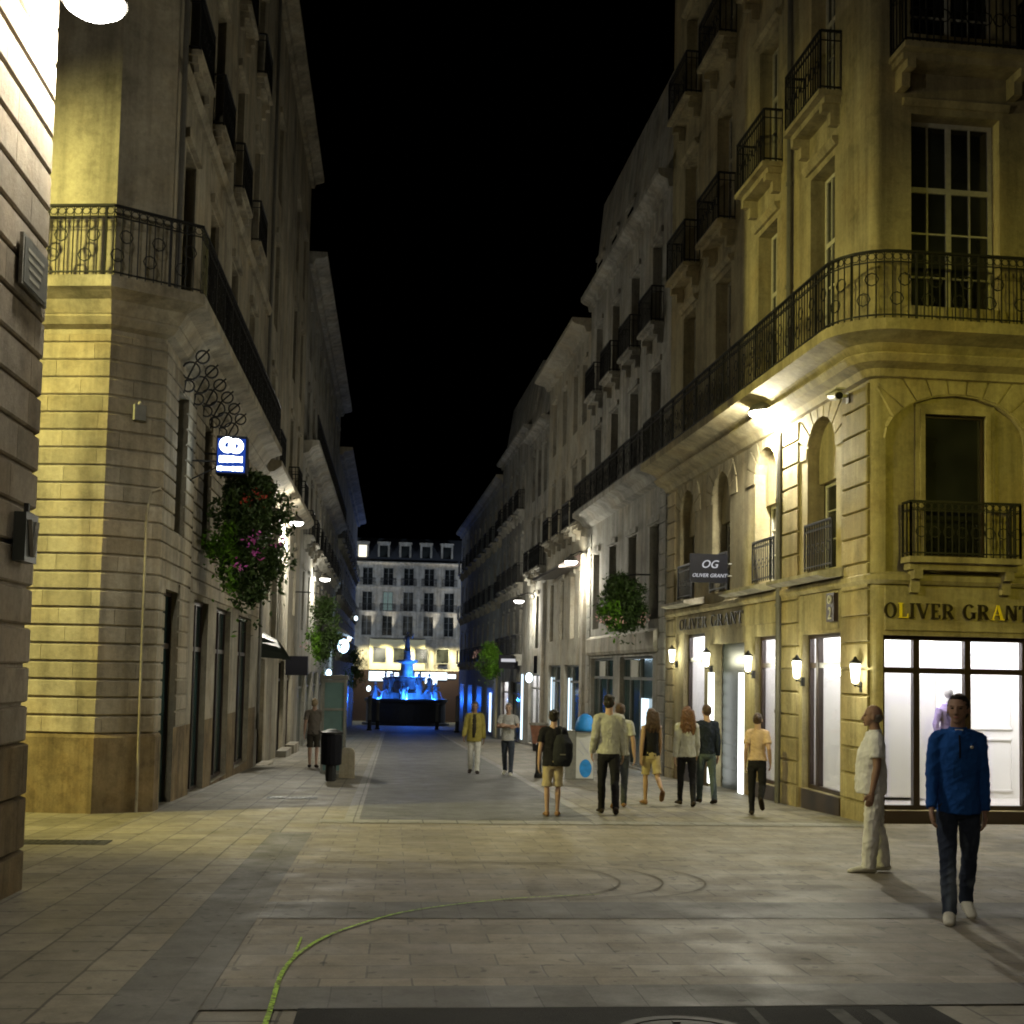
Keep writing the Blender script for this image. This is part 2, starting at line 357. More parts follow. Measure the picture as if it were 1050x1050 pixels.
def win_meshes(w, h, style, fm, pm, ins=0.0):
    key = (round(w, 2), round(h, 2), style, fm, pm)
    if key in _wcache: return _wcache[key]
    f = MB(); t = 0.07; d0, d1 = 0.0, 0.06
    def bx(x0, x1, z0, z1, e=0.0): f.box(x0, x1, d0-e, d1, z0, z1)
    bx(-w/2, -w/2+t, 0, h); bx(w/2-t, w/2, 0, h); bx(-w/2+t, w/2-t, 0, t); bx(-w/2+t, w/2-t, h-t, h)
    if style in ('casement', 'tall'):
        bx(-0.045, 0.045, t, h-t, 0.004)
        zt = h*0.64 if style == 'tall' else h*0.7
        if style == 'tall':
            for sx in (-1, 1): bx(min(sx*0.045, sx*(w/2-t)), max(sx*0.045, sx*(w/2-t)), zt-0.045, zt+0.045)
        x = (w/2-t+0.045)/2
        for sx in (-1, 1):
            if style == 'tall':
                bx(sx*x-0.014, sx*x+0.014, t, zt-0.045); bx(sx*x-0.014, sx*x+0.014, zt+0.045, h-t)
            for fr in (0.18, 0.41) if style == 'tall' else (0.36, 0.68):
                z = h*fr; bx(min(sx*0.045, sx*(w/2-t)), max(sx*0.045, sx*(w/2-t)), z-0.014, z+0.014, -0.004)
    elif style == 'shop':
        bx(-w/2+t, w/2-t, h*0.80, h*0.80+0.06)
    pn = MB(); pn.box(-w/2+0.02, w/2-0.02, 0.03, 0.045, 0.02, h-0.02)
    r = (f.mesh('window_frame', fm), pn.mesh('window_pane', pm)); _wcache[key] = r; return r
_rcache = {}
def rail_mesh(w, h, dep, step=0.11):
    key = (round(w, 2), round(h, 2), round(dep, 2), step)
    if key in _rcache: return _rcache[key]
    m = MB(); t = 0.018
    segs = [((-w/2, -dep), (w/2, -dep))]
    if dep > 0.05: segs += [((-w/2, 0), (-w/2, -dep)), ((w/2, -dep), (w/2, 0))]
    for a, b in segs:
        A, B = Vector((a[0], a[1], 0)), Vector((b[0], b[1], 0)); L = (B-A).length; n = max(1, int(L/step))
        for z, wd in ((h, 0.045), (h*0.84, 0.02), (0.06, 0.03)): m.bar(A+Vector((0, 0, z)), B+Vector((0, 0, z)), wd, wd*0.7)
        for i in range(n+1):
            p = A.lerp(B, i/n); m.bar(p+Vector((0, 0, 0.0)), p+Vector((0, 0, h*0.98)), t if i % n else 0.03)
        d = (B-A).normalized()
        for i in range(n):
            p = A.lerp(B, (i+0.5)/n)
            if L > 0.6: m.ring(p+Vector((0, 0, h*0.92)), d, (0, 0, 1), h*0.06, 0.012, 6)
            if L > 0.6 and i % 2: m.ring(p+Vector((0, 0, h*0.45)), d, (0, 0, 1), h*0.10, 0.014, 8)
    r = m.mesh('railing', 'iron'); _rcache[key] = r; return r
_scache = {}
def slab_mesh(w, dep, mat):
    key = (round(w, 2), round(dep, 2), mat)
    if key in _scache: return _scache[key]
    m = MB(); m.box(-w/2, w/2, -dep, 0.0, -0.09, 0.0); m.box(-w/2+0.05, w/2-0.05, -dep*0.7, 0, -0.2, -0.09)
    for sx in (-1, 1):
        x = sx*(w/2-0.18)
        m.box(x-0.07, x+0.07, -dep*0.75, 0, -0.34, -0.2); m.box(x-0.07, x+0.07, -dep*0.4, 0, -0.55, -0.34)
    r = m.mesh('balcony_slab', mat); _scache[key] = r; return r
class Building:
    def __init__(s, name, label, pts, zt, wall='stone', depth=9.0, zb=-6.0, group=None):
        s.path = Path(pts); p = s.path.p[0]; s.zb = zb; s.zt = zt; s.wm = wall; s.depth = depth
        m = s.path.at(s.path.len/2)
        s.root = empty(name, (0, 0, 0), 0, label, 'building', group); s.ops = []
    def opening(s, s0, s1, z0, z1, d=0.22, arch=0.0): s.ops.append((s0, s1, z0, z1, d, arch))
    def window(s, c, z0, w, h, style='casement', fm='frame_grey', pm='pane', d=0.22, arch=0.0, hole=True):
        if hole: s.opening(c-w/2, c+w/2, z0, z0+h, d, arch)
        fme, pme = win_meshes(w, h, style, fm, pm)
        o = place('window', fme, s.root, s.path.P(c, -d, z0), s.path.rz(c)); place('pane', pme, o)
        return o
    def balcony(s, c, z, w, dep=0.35, h=0.95, slab=True):
        if slab:
            b = place('balcony', slab_mesh(w, dep, s.wm), s.root, s.path.P(c, 0.0, z), s.path.rz(c)); place('railing', rail_mesh(w-0.06, h, dep-0.04), b)
        else: place('window_railing', rail_mesh(w, h, 0.03), s.root, s.path.P(c, 0.03, z), s.path.rz(c))
    def trim(s, name, s0, s1, prof, mat=None):
        mb = MB(); sweep(mb, s.path, s0, s1, prof); return mb.build(name, mat or s.wm, s.root)
    def long_balcony(s, s0, s1, z, dep=0.75, h=1.05, slab_h=0.2):
        mb = MB(); sweep(mb, s.path, s0, s1, [(0, z-slab_h-0.32), (dep*0.35, z-slab_h-0.26), (dep*0.55, z-slab_h-0.08), (dep*0.85, z-slab_h), (dep, z-slab_h+0.03), (dep, z), (0, z)])
        b = mb.build('balcony', s.wm, s.root)
        q = Path([s.path.P(x, dep-0.07, 0)[:2] for x in s.path.knots(s0, s1)])
        m = MB()
        for zz, hw, hh in ((h, 0.05, 0.035), (h*0.84, 0.022, 0.018), (0.08, 0.03, 0.02)): sweep(m, q, 0, q.len, rectp(-hw/2, hw/2, z+zz-hh, z+zz))
        n = int(q.len/0.125)
        for i in range(n+1):
            x = q.len*i/n; a = Vector(q.P(x, 0, z)); m.bar(a, a+Vector((0, 0, h-0.03)), 0.035 if i % 8 == 0 else 0.016)
            if i < n:
                x2 = q.len*(i+0.5)/n; d = q.dir(x2); c = Vector(q.P(x2, 0, z+h*0.91)); m.ring(c, (d.x, d.y, 0), (0, 0, 1), 0.058, 0.012, 6)
                if i % 4 in (1, 2): m.ring(Vector(q.P(x2, 0, z+h*(0.3 if i % 4 == 1 else 0.58))), (d.x, d.y, 0), (0, 0, 1), 0.1, 0.016, 8)
        m.build('railing', 'iron', b)
        return b
    def courses(s, s0, s1, z0, z1, step, gap=0.03, out=0.04, mat=None, vjoint=0.0):
        mb = MB(); z = z0; k = 0
        while z < z1-0.02:
            ze = min(z+step, z1); spans = [(s0, s1)]
            for (a, b, c, d, _, _a) in s.ops:
                if c < ze-gap and d > z:
                    ns = []
                    for (x, y) in spans:
                        if b <= x or a >= y: ns.append((x, y)); continue
                        if a > x: ns.append((x, a))
                        if b < y: ns.append((b, y))
                    spans = ns
            for (x, y) in spans:
                if y-x < 0.05: continue
                pr = [(0.0, z), (out*0.6, z), (out, z+0.015), (out, ze-gap-0.015), (out*0.6, ze-gap), (0.0, ze-gap)]
                if vjoint:
                    q = x; first = True
                    while q < y-0.02:
                        e = min(y, q+(vjoint*(0.5 if (k % 2 and first) else random.uniform(0.85, 1.1)))); first = False
                        if y-e < 0.2: e = y
                        sweep(mb, s.path, q, e-(0.006 if e < y else 0), pr); q = e
                else: sweep(mb, s.path, x, y, pr)
            z = ze; k += 1
        return mb.build('rusticated_courses', mat or {'stone': 'stone_block', 'stone_gold': 'gold_block', 'stone_near': 'near_block'}.get(s.wm, s.wm), s.root)
    def finish(s, roof=None, roof_mat='slate', cap=True, cornice=(0.5, 0.45), returns=True, split_z=None, split_mat='plinth'):
        mb = MB(); p = s.path
        ss = sorted(set([round(x, 4) for x in [0, p.len]+p.L+[v for o in s.ops for v in o[:2]]])); ss = [x for x in ss if -1e-3 <= x <= p.len+1e-3]
        zs = sorted(set([round(x, 4) for x in [s.zb, s.zt]+[v for o in s.ops for v in o[2:4]]+([split_z] if split_z is not None else [])])); zs = [z for z in zs if s.zb <= z <= s.zt]
        P = p.P
        for i in range(len(ss)-1):
            a, b = ss[i], ss[i+1]; m = (a+b)/2; col = [o for o in s.ops if o[0] < m < o[1]]
            j = 0
            while j < len(zs)-1:
                z0, z1 = zs[j], zs[j+1]; zm = (z0+z1)/2
                if not any(o[2] < zm < o[3] for o in col):
                    mb.cur = 1 if (split_z is not None and zm < split_z) else 0
                    mb.quad(P(a, 0, z0), P(b, 0, z0), P(b, 0, z1), P(a, 0, z1))
                j += 1
        mb.cur = 0
        for (a, b, z0, z1, d, arch) in s.ops:
            z0 = max(z0, s.zb)
            mb.quad(P(a, 0, z0), P(a, 0, z1), P(a, -d, z1), P(a, -d, z0)); mb.quad(P(b, 0, z0), P(b, -d, z0), P(b, -d, z1), P(b, 0, z1))
            mb.quad(P(a, 0, z0), P(a, -d, z0), P(b, -d, z0), P(b, 0, z0))
            if arch <= 0: mb.quad(P(a, 0, z1), P(b, 0, z1), P(b, -d, z1), P(a, -d, z1))
            else:
                n = 10; c = (a+b)/2; hw = (b-a)/2; zc = z1-arch
                pts = [(c-hw*math.cos(PI*k/n), zc+arch*math.sin(PI*k/n)) for k in range(n+1)]
                for (x0, y0), (x1, y1) in zip(pts, pts[1:]):
                    mb.quad(P(x0, 0, y0), P(x1, 0, y1), P(x1, 0, z1), P(x0, 0, z1))
                    mb.quad(P(x0, 0, y0), P(x0, -d, y0), P(x1, -d, y1), P(x1, 0, y1))
        if returns:
            d = s.depth; n0 = p.n[0].normalized(); n1 = p.n[-1].normalized()
            A, B = p.p[0], p.p[-1]; A2 = A-n0*d; B2 = B-n1*d
            for q0, q1 in ((A2, A), (B, B2), (B2, A2)): mb.quad((q0.x, q0.y, s.zb), (q1.x, q1.y, s.zb), (q1.x, q1.y, s.zt), (q0.x, q0.y, s.zt))
        mb.build('wall', [s.wm, split_mat], s.root)
        if cornice: s.trim('cornice', 0.01, p.len-0.01, cornice_prof(s.zt+0.02, *cornice))
        r = MB(); z = s.zt+0.03
        if roof: sweep(r, p, 0.02, p.len-0.02, [(-0.05, z), (-0.05-roof[0], z+roof[1]), (-s.depth+0.1, z+roof[1]+0.5), (-s.depth+0.1, z)])
        else: sweep(r, p, 0.02, p.len-0.02, [(-0.02, z), (-s.depth/2, z+0.9), (-s.depth+0.1, z)])
        s.roof = r.build('roof', roof_mat, s.root)
def arc(cx, cy, r, a0, a1, n=8): return [(cx+r*math.cos(a0+(a1-a0)*k/n), cy+r*math.sin(a0+(a1-a0)*k/n)) for k in range(n+1)]
# ------------------------------------------------------------------ ground
def sheet(name, x0, x1, y0, y1, lift, mat, kind='structure', ny=1):
    m = MB(); m.quad((x0, y0, gz(y0)+lift), (x1, y0, gz(y0)+lift), (x1, y1, gz(y1)+lift), (x0, y1, gz(y1)+lift))
    o = m.build(name, mat); tag(o, kind=kind); return o
sheet('ground', -160, 160, -60, 420, 0, 'pave_l')
sheet('crossing_paving', -1.0, 30, 6.72, 17.9, 0.004, 'pave_c')
sheet('paving_band', -1.52, -1.0, 6.0, 16.0, 0.008, 'pave_dark')
sheet('cross_band', -0.995, 6.9, 9.55, 10.35, 0.008, 'pave_dark').scale = (1, 1, 1)
sheet('edge_band', -0.995, 6.2, 6.72, 7.25, 0.008, 'pave_dark')
sheet('road', -0.44, 3.05, 17.9, 84, 0.008, 'road')
sheet('road_channel', -0.66, -0.444, 17.9, 84, 0.012, 'kerb'); sheet('road_channel', 3.054, 3.22, 17.9, 84, 0.012, 'kerb')
sheet('crossing_edge', -1.0, 7.3, 17.35, 17.88, 0.012, 'kerb')
# roughly cut-out asphalt in front of the camera
m = MB(); m.quad((-0.47, -12, gz(-12)+0.008), (3.1, -12, gz(-12)+0.008), (3.1, 6.70, gz(6.7)+0.008), (-0.47, 6.74, gz(6.74)+0.008)); tag(m.build('asphalt_patch', 'asphalt'), kind='structure')
m = MB()
for x0, x1, y0, y1 in ((1.95, 2.0, 5.6, 6.66), (2.4, 2.5, 5.5, 6.62), (2.62, 2.7, 5.4, 6.6)): m.quad((x0, y0, gz(y0)+0.012), (x1, y0, gz(y0)+0.012), (x1+0.06, y1, gz(y1)+0.012), (x0+0.06, y1, gz(y1)+0.012))
tag(m.build('worn_road_marking', 'old_paint'), kind='structure')
# manhole
mh = empty('manhole_cover', (1.53, 6.02, gz(6.02)), 0, 'round cast iron manhole cover set in the dark asphalt patch', 'manhole cover')
m = MB(); m.lathe([(0.40, 0.006), (0.40, 0.02), (0.345, 0.02), (0.345, 0.01)], 32); m.build('rim', 'cast_iron', mh)
m = MB(); m.lathe([(0.33, 0.004), (0.33, 0.018)], 32)
for i in range(-4, 5):
    for j in range(-4, 5):
        if i*i+j*j < 17: m.box(i*0.07-0.02, i*0.07+0.02, j*0.07-0.02, j*0.07+0.02, 0.018, 0.025)
m.build('lid', 'cast_iron', mh)
# lime chalk line curling over the paving
def ribbon(name, pts, w, mat, lift):
    m = MB(); P = []
    V = [Vector(p) for p in pts]
    for i in range(len(V)-1):
        for k in range(6):
            t = k/6; a = V[max(0, i-1)]; b = V[i]; c = V[i+1]; d = V[min(len(V)-1, i+2)]
            P.append(0.5*((2*b)+(c-a)*t+(2*a-5*b+4*c-d)*t*t+(3*b-a-3*c+d)*t**3))
    P.append(V[-1])
    for i in range(len(P)-1):
        q = []
        for j, s in ((i, -1), (i, 1), (i+1, 1), (i+1, -1)):
            d = (P[min(j+1, len(P)-1)]-P[max(j-1, 0)]).normalized(); ww = w*(1-0.45*max(0, j/len(P)-0.55)/0.45)
            x = P[j].x-d.y*ww/2*s; y = P[j].y+d.x*ww/2*s; q.append((x, y, gz(y)+lift))
        m.quad(*q[::-1])
    o = m.build(name, mat); tag(o, kind='structure'); return o
ribbon('painted_line', [(-0.62, 4.6), (-0.61, 6.4), (-0.63, 7.67), (-0.51, 8.50), (-0.26, 9.16), (0.22, 9.90), (1.08, 10.5), (1.9, 10.75)], 0.03, 'lime', 0.016)
for k in range(3):
    cx, cy, rr_ = 1.0+0.42*k, 11.75, 1.25
    ribbon('paving_joint', [(cx-1.6-0.5*k, cy+rr_), (cx-0.6, cy+rr_)]+[(cx+rr_*math.cos(a), cy+rr_*math.sin(a)) for a in [PI/2-PI*j/10 for j in range(11)]]+[(cx-0.3, cy-rr_)], 0.022, 'joint', 0.0125)
ribbon('painted_dash', [(-0.60, 8.1), (-0.60, 8.75)], 0.018, 'lime', 0.016)
for (x, y, w, lb) in ((-4.05, 14.7, 0.75, 'long dark drain grate in the paving before the yellow lit stone end'), (-1.75, 22.0, 0.45, 'short drain grate in the pavement near the black litter bin')):
    t = empty('drain_grate', (x, y, gz(y)), 0, lb, 'drain grate')
    m = MB(); m.box(-w, w, -0.2, 0.2, 0.002, 0.010); m.build('frame', 'cast_iron', t)
    m = MB()
    for k in range(int(w*2/0.08)-1): m.box(-w+0.06+k*0.08, -w+0.1+k*0.08, -0.16, 0.16, 0.0105, 0.014)
    m.build('slats', 'iron', t)
# ------------------------------------------------------------------ shopfront helper
def shop_window(b, s0, s1, z0, z1, fm='frame_dark', lit=True, deep=1.5, mull=(), pane='glass', trans=0.80, riser=None, strength=None, panels=False):
    d = 0.14; b.opening(s0, s1, z0, z1, d)
    c = (s0+s1)/2; w = s1-s0; h = z1-z0; t = 0.07
    f = MB(); f.box(-w/2, -w/2+t, -0.02, 0.06, 0, h); f.box(w/2-t, w/2, -0.02, 0.06, 0, h); f.box(-w/2+t, w/2-t, -0.02, 0.06, 0, t); f.box(-w/2+t, w/2-t, -0.02, 0.06, h-t, h)
    zt = h*trans; f.box(-w/2+t, w/2-t, -0.015, 0.05, zt-0.045, zt+0.045)
    for x in mull: f.box(x-c-0.05, x-c+0.05, -0.03, 0.07, t, h-t)
    o = f.build('shop_window', fm, b.root, loc=b.path.P(c, -d, z0), rz=b.path.rz(c))
    p = MB(); p.box(-w/2+0.02, w/2-0.02, 0.025, 0.035, 0.02, h-0.02); p.build('pane', pane, o)
    if riser is not None:
        b.trim('stall_riser', s0+0.002, s1-0.002, rectp(-0.2, 0.02, riser, z0-0.004), fm)
    if lit:
        q = MB(); x0, x1, y0, y1, a, e = -w/2+0.005, w/2-0.005, 0.09, deep, 0.02, h+0.25
        q.quad((x0, y1, a), (x1, y1, a), (x1, y1, e), (x0, y1, e)); q.quad((x0, y0, a), (x0, y1, a), (x0, y1, e), (x0, y0, e)); q.quad((x1, y1, a), (x1, y0, a), (x1, y0, e), (x1, y1, e))
        q.quad((x0, y0, e), (x0, y1, e), (x1, y1, e), (x1, y0, e)); q.cur = 1; q.quad((x0, y0, a), (x1, y0, a), (x1, y1, a), (x0, y1, a))
        q.cur = 0; q.quad((x0, y0, h), (x1, y0, h), (x1, y0, e), (x0, y0, e))
        if panels:
            n = 3
            for k in range(n):
                for (pz0, pz1) in ((0.15, 1.05), (1.2, h-0.2)):
                    pw = (x1-x0)/n; a0 = x0+k*pw+0.1; a1 = x0+(k+1)*pw-0.1
                    for (u0, u1, v0, v1) in ((a0, a1, pz0, pz0+0.03), (a0, a1, pz1-0.03, pz1), (a0, a0+0.03, pz0, pz1), (a1-0.03, a1, pz0, pz1)): q.box(u0, u1, y1-0.02, y1-0.002, v0, v1)
        q.build('display_interior', ['white_in', 'floor_in'], o)
        l = MB(); l.box(x0+0.1, x1-0.1, 0.25, deep-0.3, e-0.06, e-0.03); l.build('ceiling_light', strength or 'panel_light', o)
    return o
def voussoirs(b, c, hw, zs, rise, th, n, out=0.03, off=0.0):
    m = MB()
    for k in range(n):
        g = 0.015/hw
        a0, a1 = PI*k/n+g, PI*(k+1)/n-g
        pr = []
        for a, e in ((a0, 0), (a0, th), (a1, th), (a1, 0)):
            pr.append((c-math.cos(a)*(hw+e), zs+math.sin(a)*(rise+e)))
        f = [b.path.P(x, off+out, z) for x, z in pr]; r = [b.path.P(x, off, z) for x, z in pr]
        m.quad(*f)
        for i in range(4): m.quad(r[i], r[(i+1) % 4], f[(i+1) % 4], f[i])
    return m.build('arch_stones', b.wm, b.root)
# ------------------------------------------------------------------ right corner building
R1 = Building('corner_building', 'ochre stone corner building with wrapped balcony over a white lit fashion shop', [(7.1, 30.6), (7.42, 18.15)]+arc(7.57, 18.15, 0.15, PI, 1.5*PI, 6)[1:]+[(16, 18.15)], 22.0, 'stone_gold', 9.0)
SF = R1.path.L[-2]; X2S = lambda x: SF+(x-7.57)
def zf(z): return 1.65+(z-1.65)*1.017
BAY = [1.8, 4.6, 7.6, 10.5]
# ground floor, street side
shop_window(R1, 1.6, 3.4, -0.45, 2.68, riser=-1.1)
shop_window(R1, 7.0, 8.3, -0.42, 2.48, riser=-1.0, mull=())
shop_window(R1, 9.62, 11.35, -0.30, 2.44, riser=-0.9, mull=(10.05,))
R1.opening(3.8, 6.3, -1.5, 2.4, 0.3)
m = MB(); sweep(m, R1.path, 4.12, 5.98, rectp(-0.32, -0.24, -1.5, 2.39))
for k in range(12): sweep(m, R1.path, 4.12, 5.98, rectp(-0.24, -0.225, -0.85+k*0.27, -0.85+k*0.27+0.2))
sd = m.build('shop_door', 'green_dark', R1.root)
for a, b_ in ((3.80, 4.12), (6.02, 6.32)):
    m = MB(); sweep(m, R1.path, a, b_, rectp(-0.02, 0.03, -0.75, 1.75)); m.build('light_strip', 'strip_light', sd)
# ground floor front: three tall panes
x0 = 7.64
shop_window(R1, X2S(7.60), X2S(12.4), -0.36, 2.36, mull=(X2S(8.19), X2S(9.04), X2S(10.0), X2S(11.2)), riser=-0.75, deep=1.6, panels=True, strength='panel_soft')
# string bands, fascia
for a, b_ in ((0, R1.path.len),): R1.trim('string_course', a, b_, [(0, 3.16), (0.05, 3.16), (0.10, 3.22), (0.10, 3.30), (0, 3.34)])
R1.trim('shop_fascia', X2S(7.62), R1.path.len, rectp(0, 0.035, 2.44, 3.12))
R1.trim('shop_fascia', 1.0, 8.4, rectp(0, 0.03, 2.72, 3.12)); R1.trim('shop_fascia', 9.5, 11.3, rectp(0, 0.02, 2.5, 3.14))
for c, w in ((10.35, 2.5), (7.25, 2.3), (2.3, 2.2)):
    R1.trim('stone_hood', c-w/2, c+w/2, [(0.0, 3.36), (0.35, 3.32), (0.52, 3.36), (0.52, 3.42), (0.0, 3.52)], 'stone_pale')
# entresol arches, street side
for i, c in enumerate(BAY):
    R1.opening(c-0.66, c+0.66, 3.54, 6.25, 0.32, 0.66)
    R1.trim('tympanum', c-0.655, c+0.655, rectp(-0.31, -0.22, 5.15, 6.24))
    R1.window(c, 3.56, 1.3, 1.6, 'casement', 'frame', 'pane2' if i in (2,) else 'pane', 0.34, hole=False)
    R1.balcony(c, 3.56, 1.25, slab=False, h=0.82)
    voussoirs(R1, c, 0.68, 5.59, 0.66, 0.5, 9, 0.025)
# entresol front: wide arch holding the dark display window
ca, hwa = X2S(8.82), 1.18
R1.opening(ca-hwa, ca+hwa, 3.36, 6.2, 0.12, 0.75)
nl, nr, nz0, nz1 = X2S(8.32), X2S(9.34), 3.62, 5.9
m = MB(); P = R1.path.P
for a, b_, z0, z1 in ((ca-hwa, nl, 3.36, 6.2), (nr, ca+hwa, 3.36, 6.2), (nl, nr, 3.36, nz0), (nl, nr, nz1, 6.2)): m.quad(P(a, -0.12, z0), P(b_, -0.12, z0), P(b_, -0.12, z1), P(a, -0.12, z1))
m.build('recess_panel', 'stone_gold', R1.root)
m = MB()
for e, o0, o1 in ((0.16, -0.12, -0.07), (0.08, -0.10, -0.045)):
    for a, b_, z0, z1 in ((nl-e, nl, nz0, nz1+e), (nr, nr+e, nz0, nz1+e), (nl, nr, nz1, nz1+e)): sweep(m, R1.path, a, b_, rectp(o0, o1, z0+(0.001 if e > .1 else 0), z1))
m.build('window_surround', 'stone_gold', R1.root)
o = MB(); o.box(-0.51, 0.51, 0, 0.03, 0, 2.28); dw = o.build('display_window', 'pane', R1.root, loc=P((nl+nr)/2, -0.2, nz0), rz=0)
fr_ = MB()
for a, b_, z0, z1 in ((-0.51, -0.47, 0, 2.28), (0.47, 0.51, 0, 2.28), (-0.47, 0.47, 0, 0.04), (-0.47, 0.47, 2.24, 2.28)): fr_.box(a, b_, -0.03, 0, z0, z1)
fr_.build('window_frame', 'frame_dark', dw)
b = place('balcony', slab_mesh(1.85, 0.34, 'stone_gold'), R1.root, P(X2S(8.82), 0, 3.58), 0); place('railing', rail_mesh(1.78, 0.86, 0.3), b)
voussoirs(R1, ca, hwa+0.02, 5.45, 0.77, 0.55, 13, 0.03)
# wrapped balcony + moulded soffit
R1.trim('balcony_moulding', 0, R1.path.len, [(0, 6.42), (0.10, 6.44), (0.16, 6.55), (0.34, 6.62), (0.42, 6.72), (0.42, 6.74), (0, 6.74)])
R1.long_balcony(0.05, R1.path.len-0.05, 7.16, 0.8, 1.08)
# quoin pilasters in rusticated courses
for a, b_ in ((0.0, 0.75), (8.42, 9.46), (11.5, 12.5)): R1.courses(a, b_, -1.1, 6.4, 0.42, 0.03, 0.05)
R1.courses(X2S(10.15), R1.path.len, 3.4, 6.4, 0.42, vjoint=0.9)
# upper floors
for fl, (z0, h) in enumerate(((7.28, 3.45), (11.75, 2.9), (16.0, 2.6))):
    for i, c in enumerate(BAY):
        R1.window(c, z0, 1.12, h, 'tall', 'frame', 'pane', 0.28)
        R1.trim('lintel', c-0.72, c+0.72, [(0, z0+h+0.12), (0.06, z0+h+0.12), (0.12, z0+h+0.2), (0.12, z0+h+0.26), (0, z0+h+0.28)])
        if fl: R1.balcony(c, z0-0.03, 1.75, 0.42, 1.05)
    for xx in (8.82, 12.2):
        c = X2S(xx); R1.window(c, z0+0.35, 1.5, h-0.3, 'tall', 'frame', 'pane', 0.28)
        R1.trim('window_sill', c-0.82, c+0.82, rectp(0, 0.06, z0, z0+0.33))
        R1.trim('lintel', c-0.9, c+0.9, [(0, z0+h+0.16), (0.05, z0+h+0.16), (0.1, z0+h+0.26), (0, z0+h+0.3)])
        if fl: R1.balcony(c, z0-0.1, 2.25, 0.6, 1.05)
for q, z0, z1, off in ((9.05, 6.8, 22, 0.08), (8.62, -0.9, 6.35, 0.1)):
    m = MB(); m.tube([P(q, off, z0), P(q, off, z1)], 0.055, 8)
    for z in range(int(z0)+1, int(z1), 2): m.tube([P(q, off, z), P(q, off, z+0.06)], 0.07, 8)
    m.build('downpipe', 'zinc', R1.root)
R1.finish(cornice=(0.6, 0.6), split_z=-0.3)
# ------------------------------------------------------------------ rest of the right row
def rx(y): return 7.42-0.026*(y-18.3)
def row_building(name, label, pts, zt, wall, floors, bays, w=1.05, roof=None, bal=(), longbal=None, style='casement', fm='frame_grey', cornice=(0.5, 0.5), lintel=True, gf=True, **k):
    b = Building(name, label, pts, zt, wall, k.pop('depth', 9.0), group=None)
    for f, (z0, h) in enumerate(floors):
        for i, c in enumerate(bays):
            b.window(c, z0, w, h, style, fm, 'pane2' if (i*7+f*3) % 5 == 0 else 'pane', 0.24)
            if lintel: b.trim('lintel', c-w/2-0.1, c+w/2+0.1, rectp(0, 0.07, z0+h+0.04, z0+h+0.2))
            if f in bal: b.balcony(c, z0-0.02, w+0.5, 0.38, 0.98)
    for f in (longbal or ()): b.long_balcony(0.1, b.path.len-0.1, floors[f][0]-0.05, 0.6, 1.0)
    b.kw = dict(roof=roof, cornice=cornice); return b
R2 = row_building('row_house', 'tall dim stone house with attic storey, joined to the ochre corner building', [(rx(42), 42), (rx(30.62), 30.62)], 15.2, 'stone_grey', [(3.2, 2.6), (7.4, 2.8), (11.3, 2.5)], [1.6, 4.3, 7.1, 9.8], 1.1, roof=(1.5, 3.6), longbal=(1,), bal=(2,))
# R2 shopfront
shop_window(R2, 0.9, 4.6, -1.0, 2.2, 'frame_grey', False, pane='pane_teal', mull=(1.9, 3.2))
shop_window(R2, 5.6, 9.8, -1.0, 2.2, 'frame_grey', False, pane='pane_teal', mull=(6.6, 7.9))
R2.trim('shop_fascia', 0.6, 10.4, [(0, 2.3), (0.1, 2.3), (0.14, 2.4), (0.14, 2.85), (0, 2.95)], 'stone_pale')
for a, b_ in ((2.1, 3.0), (6.8, 7.7)):
    m = MB(); sweep(m, R2.path, a, b_, rectp(-0.12, -0.085, 1.6, 2.1)); m.build('shop_notice', 'frame', R2.root)
m = MB(); sweep(m, R2.path, 8.1, 8.9, rectp(-0.13, -0.10, -0.8, 1.0)); m.build('lit_screen', 'cool_glow', R2.root)
for a in (0.25, 10.7): R2.courses(a-0.2, a+0.5, -1.4, 6.6, 0.42)
R2.finish(roof=(0.35, 3.5), roof_mat='stone_grey', cornice=(0.4, 0.5))
for k, q in enumerate((0.8, 3.2, 5.6)):
    m = MB(); m.box(-0.55, 0.55, -0.1, 1.6, 0, 1.7); m.box(-0.62, 0.62, -0.16, 1.66, 1.7, 1.82); dm = m.build('dormer', 'stone_grey', R2.root, loc=R2.path.P(q, -0.25, 14.8), rz=R2.path.rz(q))
    p = MB(); p.box(-0.36, 0.36, -0.13, -0.105, 0.2, 1.5); p.build('window', 'pane', dm)
m = MB(); sweep(m, R2.path, 8.6, 10.6, rectp(-4.5, -3.6, 14.7, 20.4)); m.build('chimney', 'stone_grey', R2.root)
R3 = row_building('row_house', 'narrow dim stone house with a lamp lit pilaster and dark awning balcony', [(rx(51.5), 51.5), (rx(42.02), 42.02)], 14.5, 'render', [(3.0, 2.4), (7.2, 2.4), (10.9, 2.3)], [1.5, 4.0, 6.5, 8.4], 0.95, roof=(0.8, 1.2), bal=(1,), cornice=(0.7, 0.5))
shop_window(R3, 0.9, 4.0, -1.2, 2.0, 'frame_grey', True, pane='pane_teal', mull=(2.4,), deep=1.2)
shop_window(R3, 4.9, 8.2, -1.2, 2.0, 'frame_grey', False, pane='pane_teal', mull=(6.2,))
for a in (5.3, 1.0):
    m = MB(); sweep(m, R3.path, a, a+0.2, rectp(-0.13, -0.1, -1.0, 1.5)); m.build('light_strip', 'cool_glow', R3.root)
R3.trim('awning', 2.0, 8.6, [(0.0, 6.1), (0.9, 5.6), (0.9, 5.5), (0.0, 5.6)], 'frame_dark')
R3.trim('pilaster', 8.75, 9.35, rectp(0, 0.12, -1.6, 6.0), 'stone_pale')
R3.finish(**R3.kw)
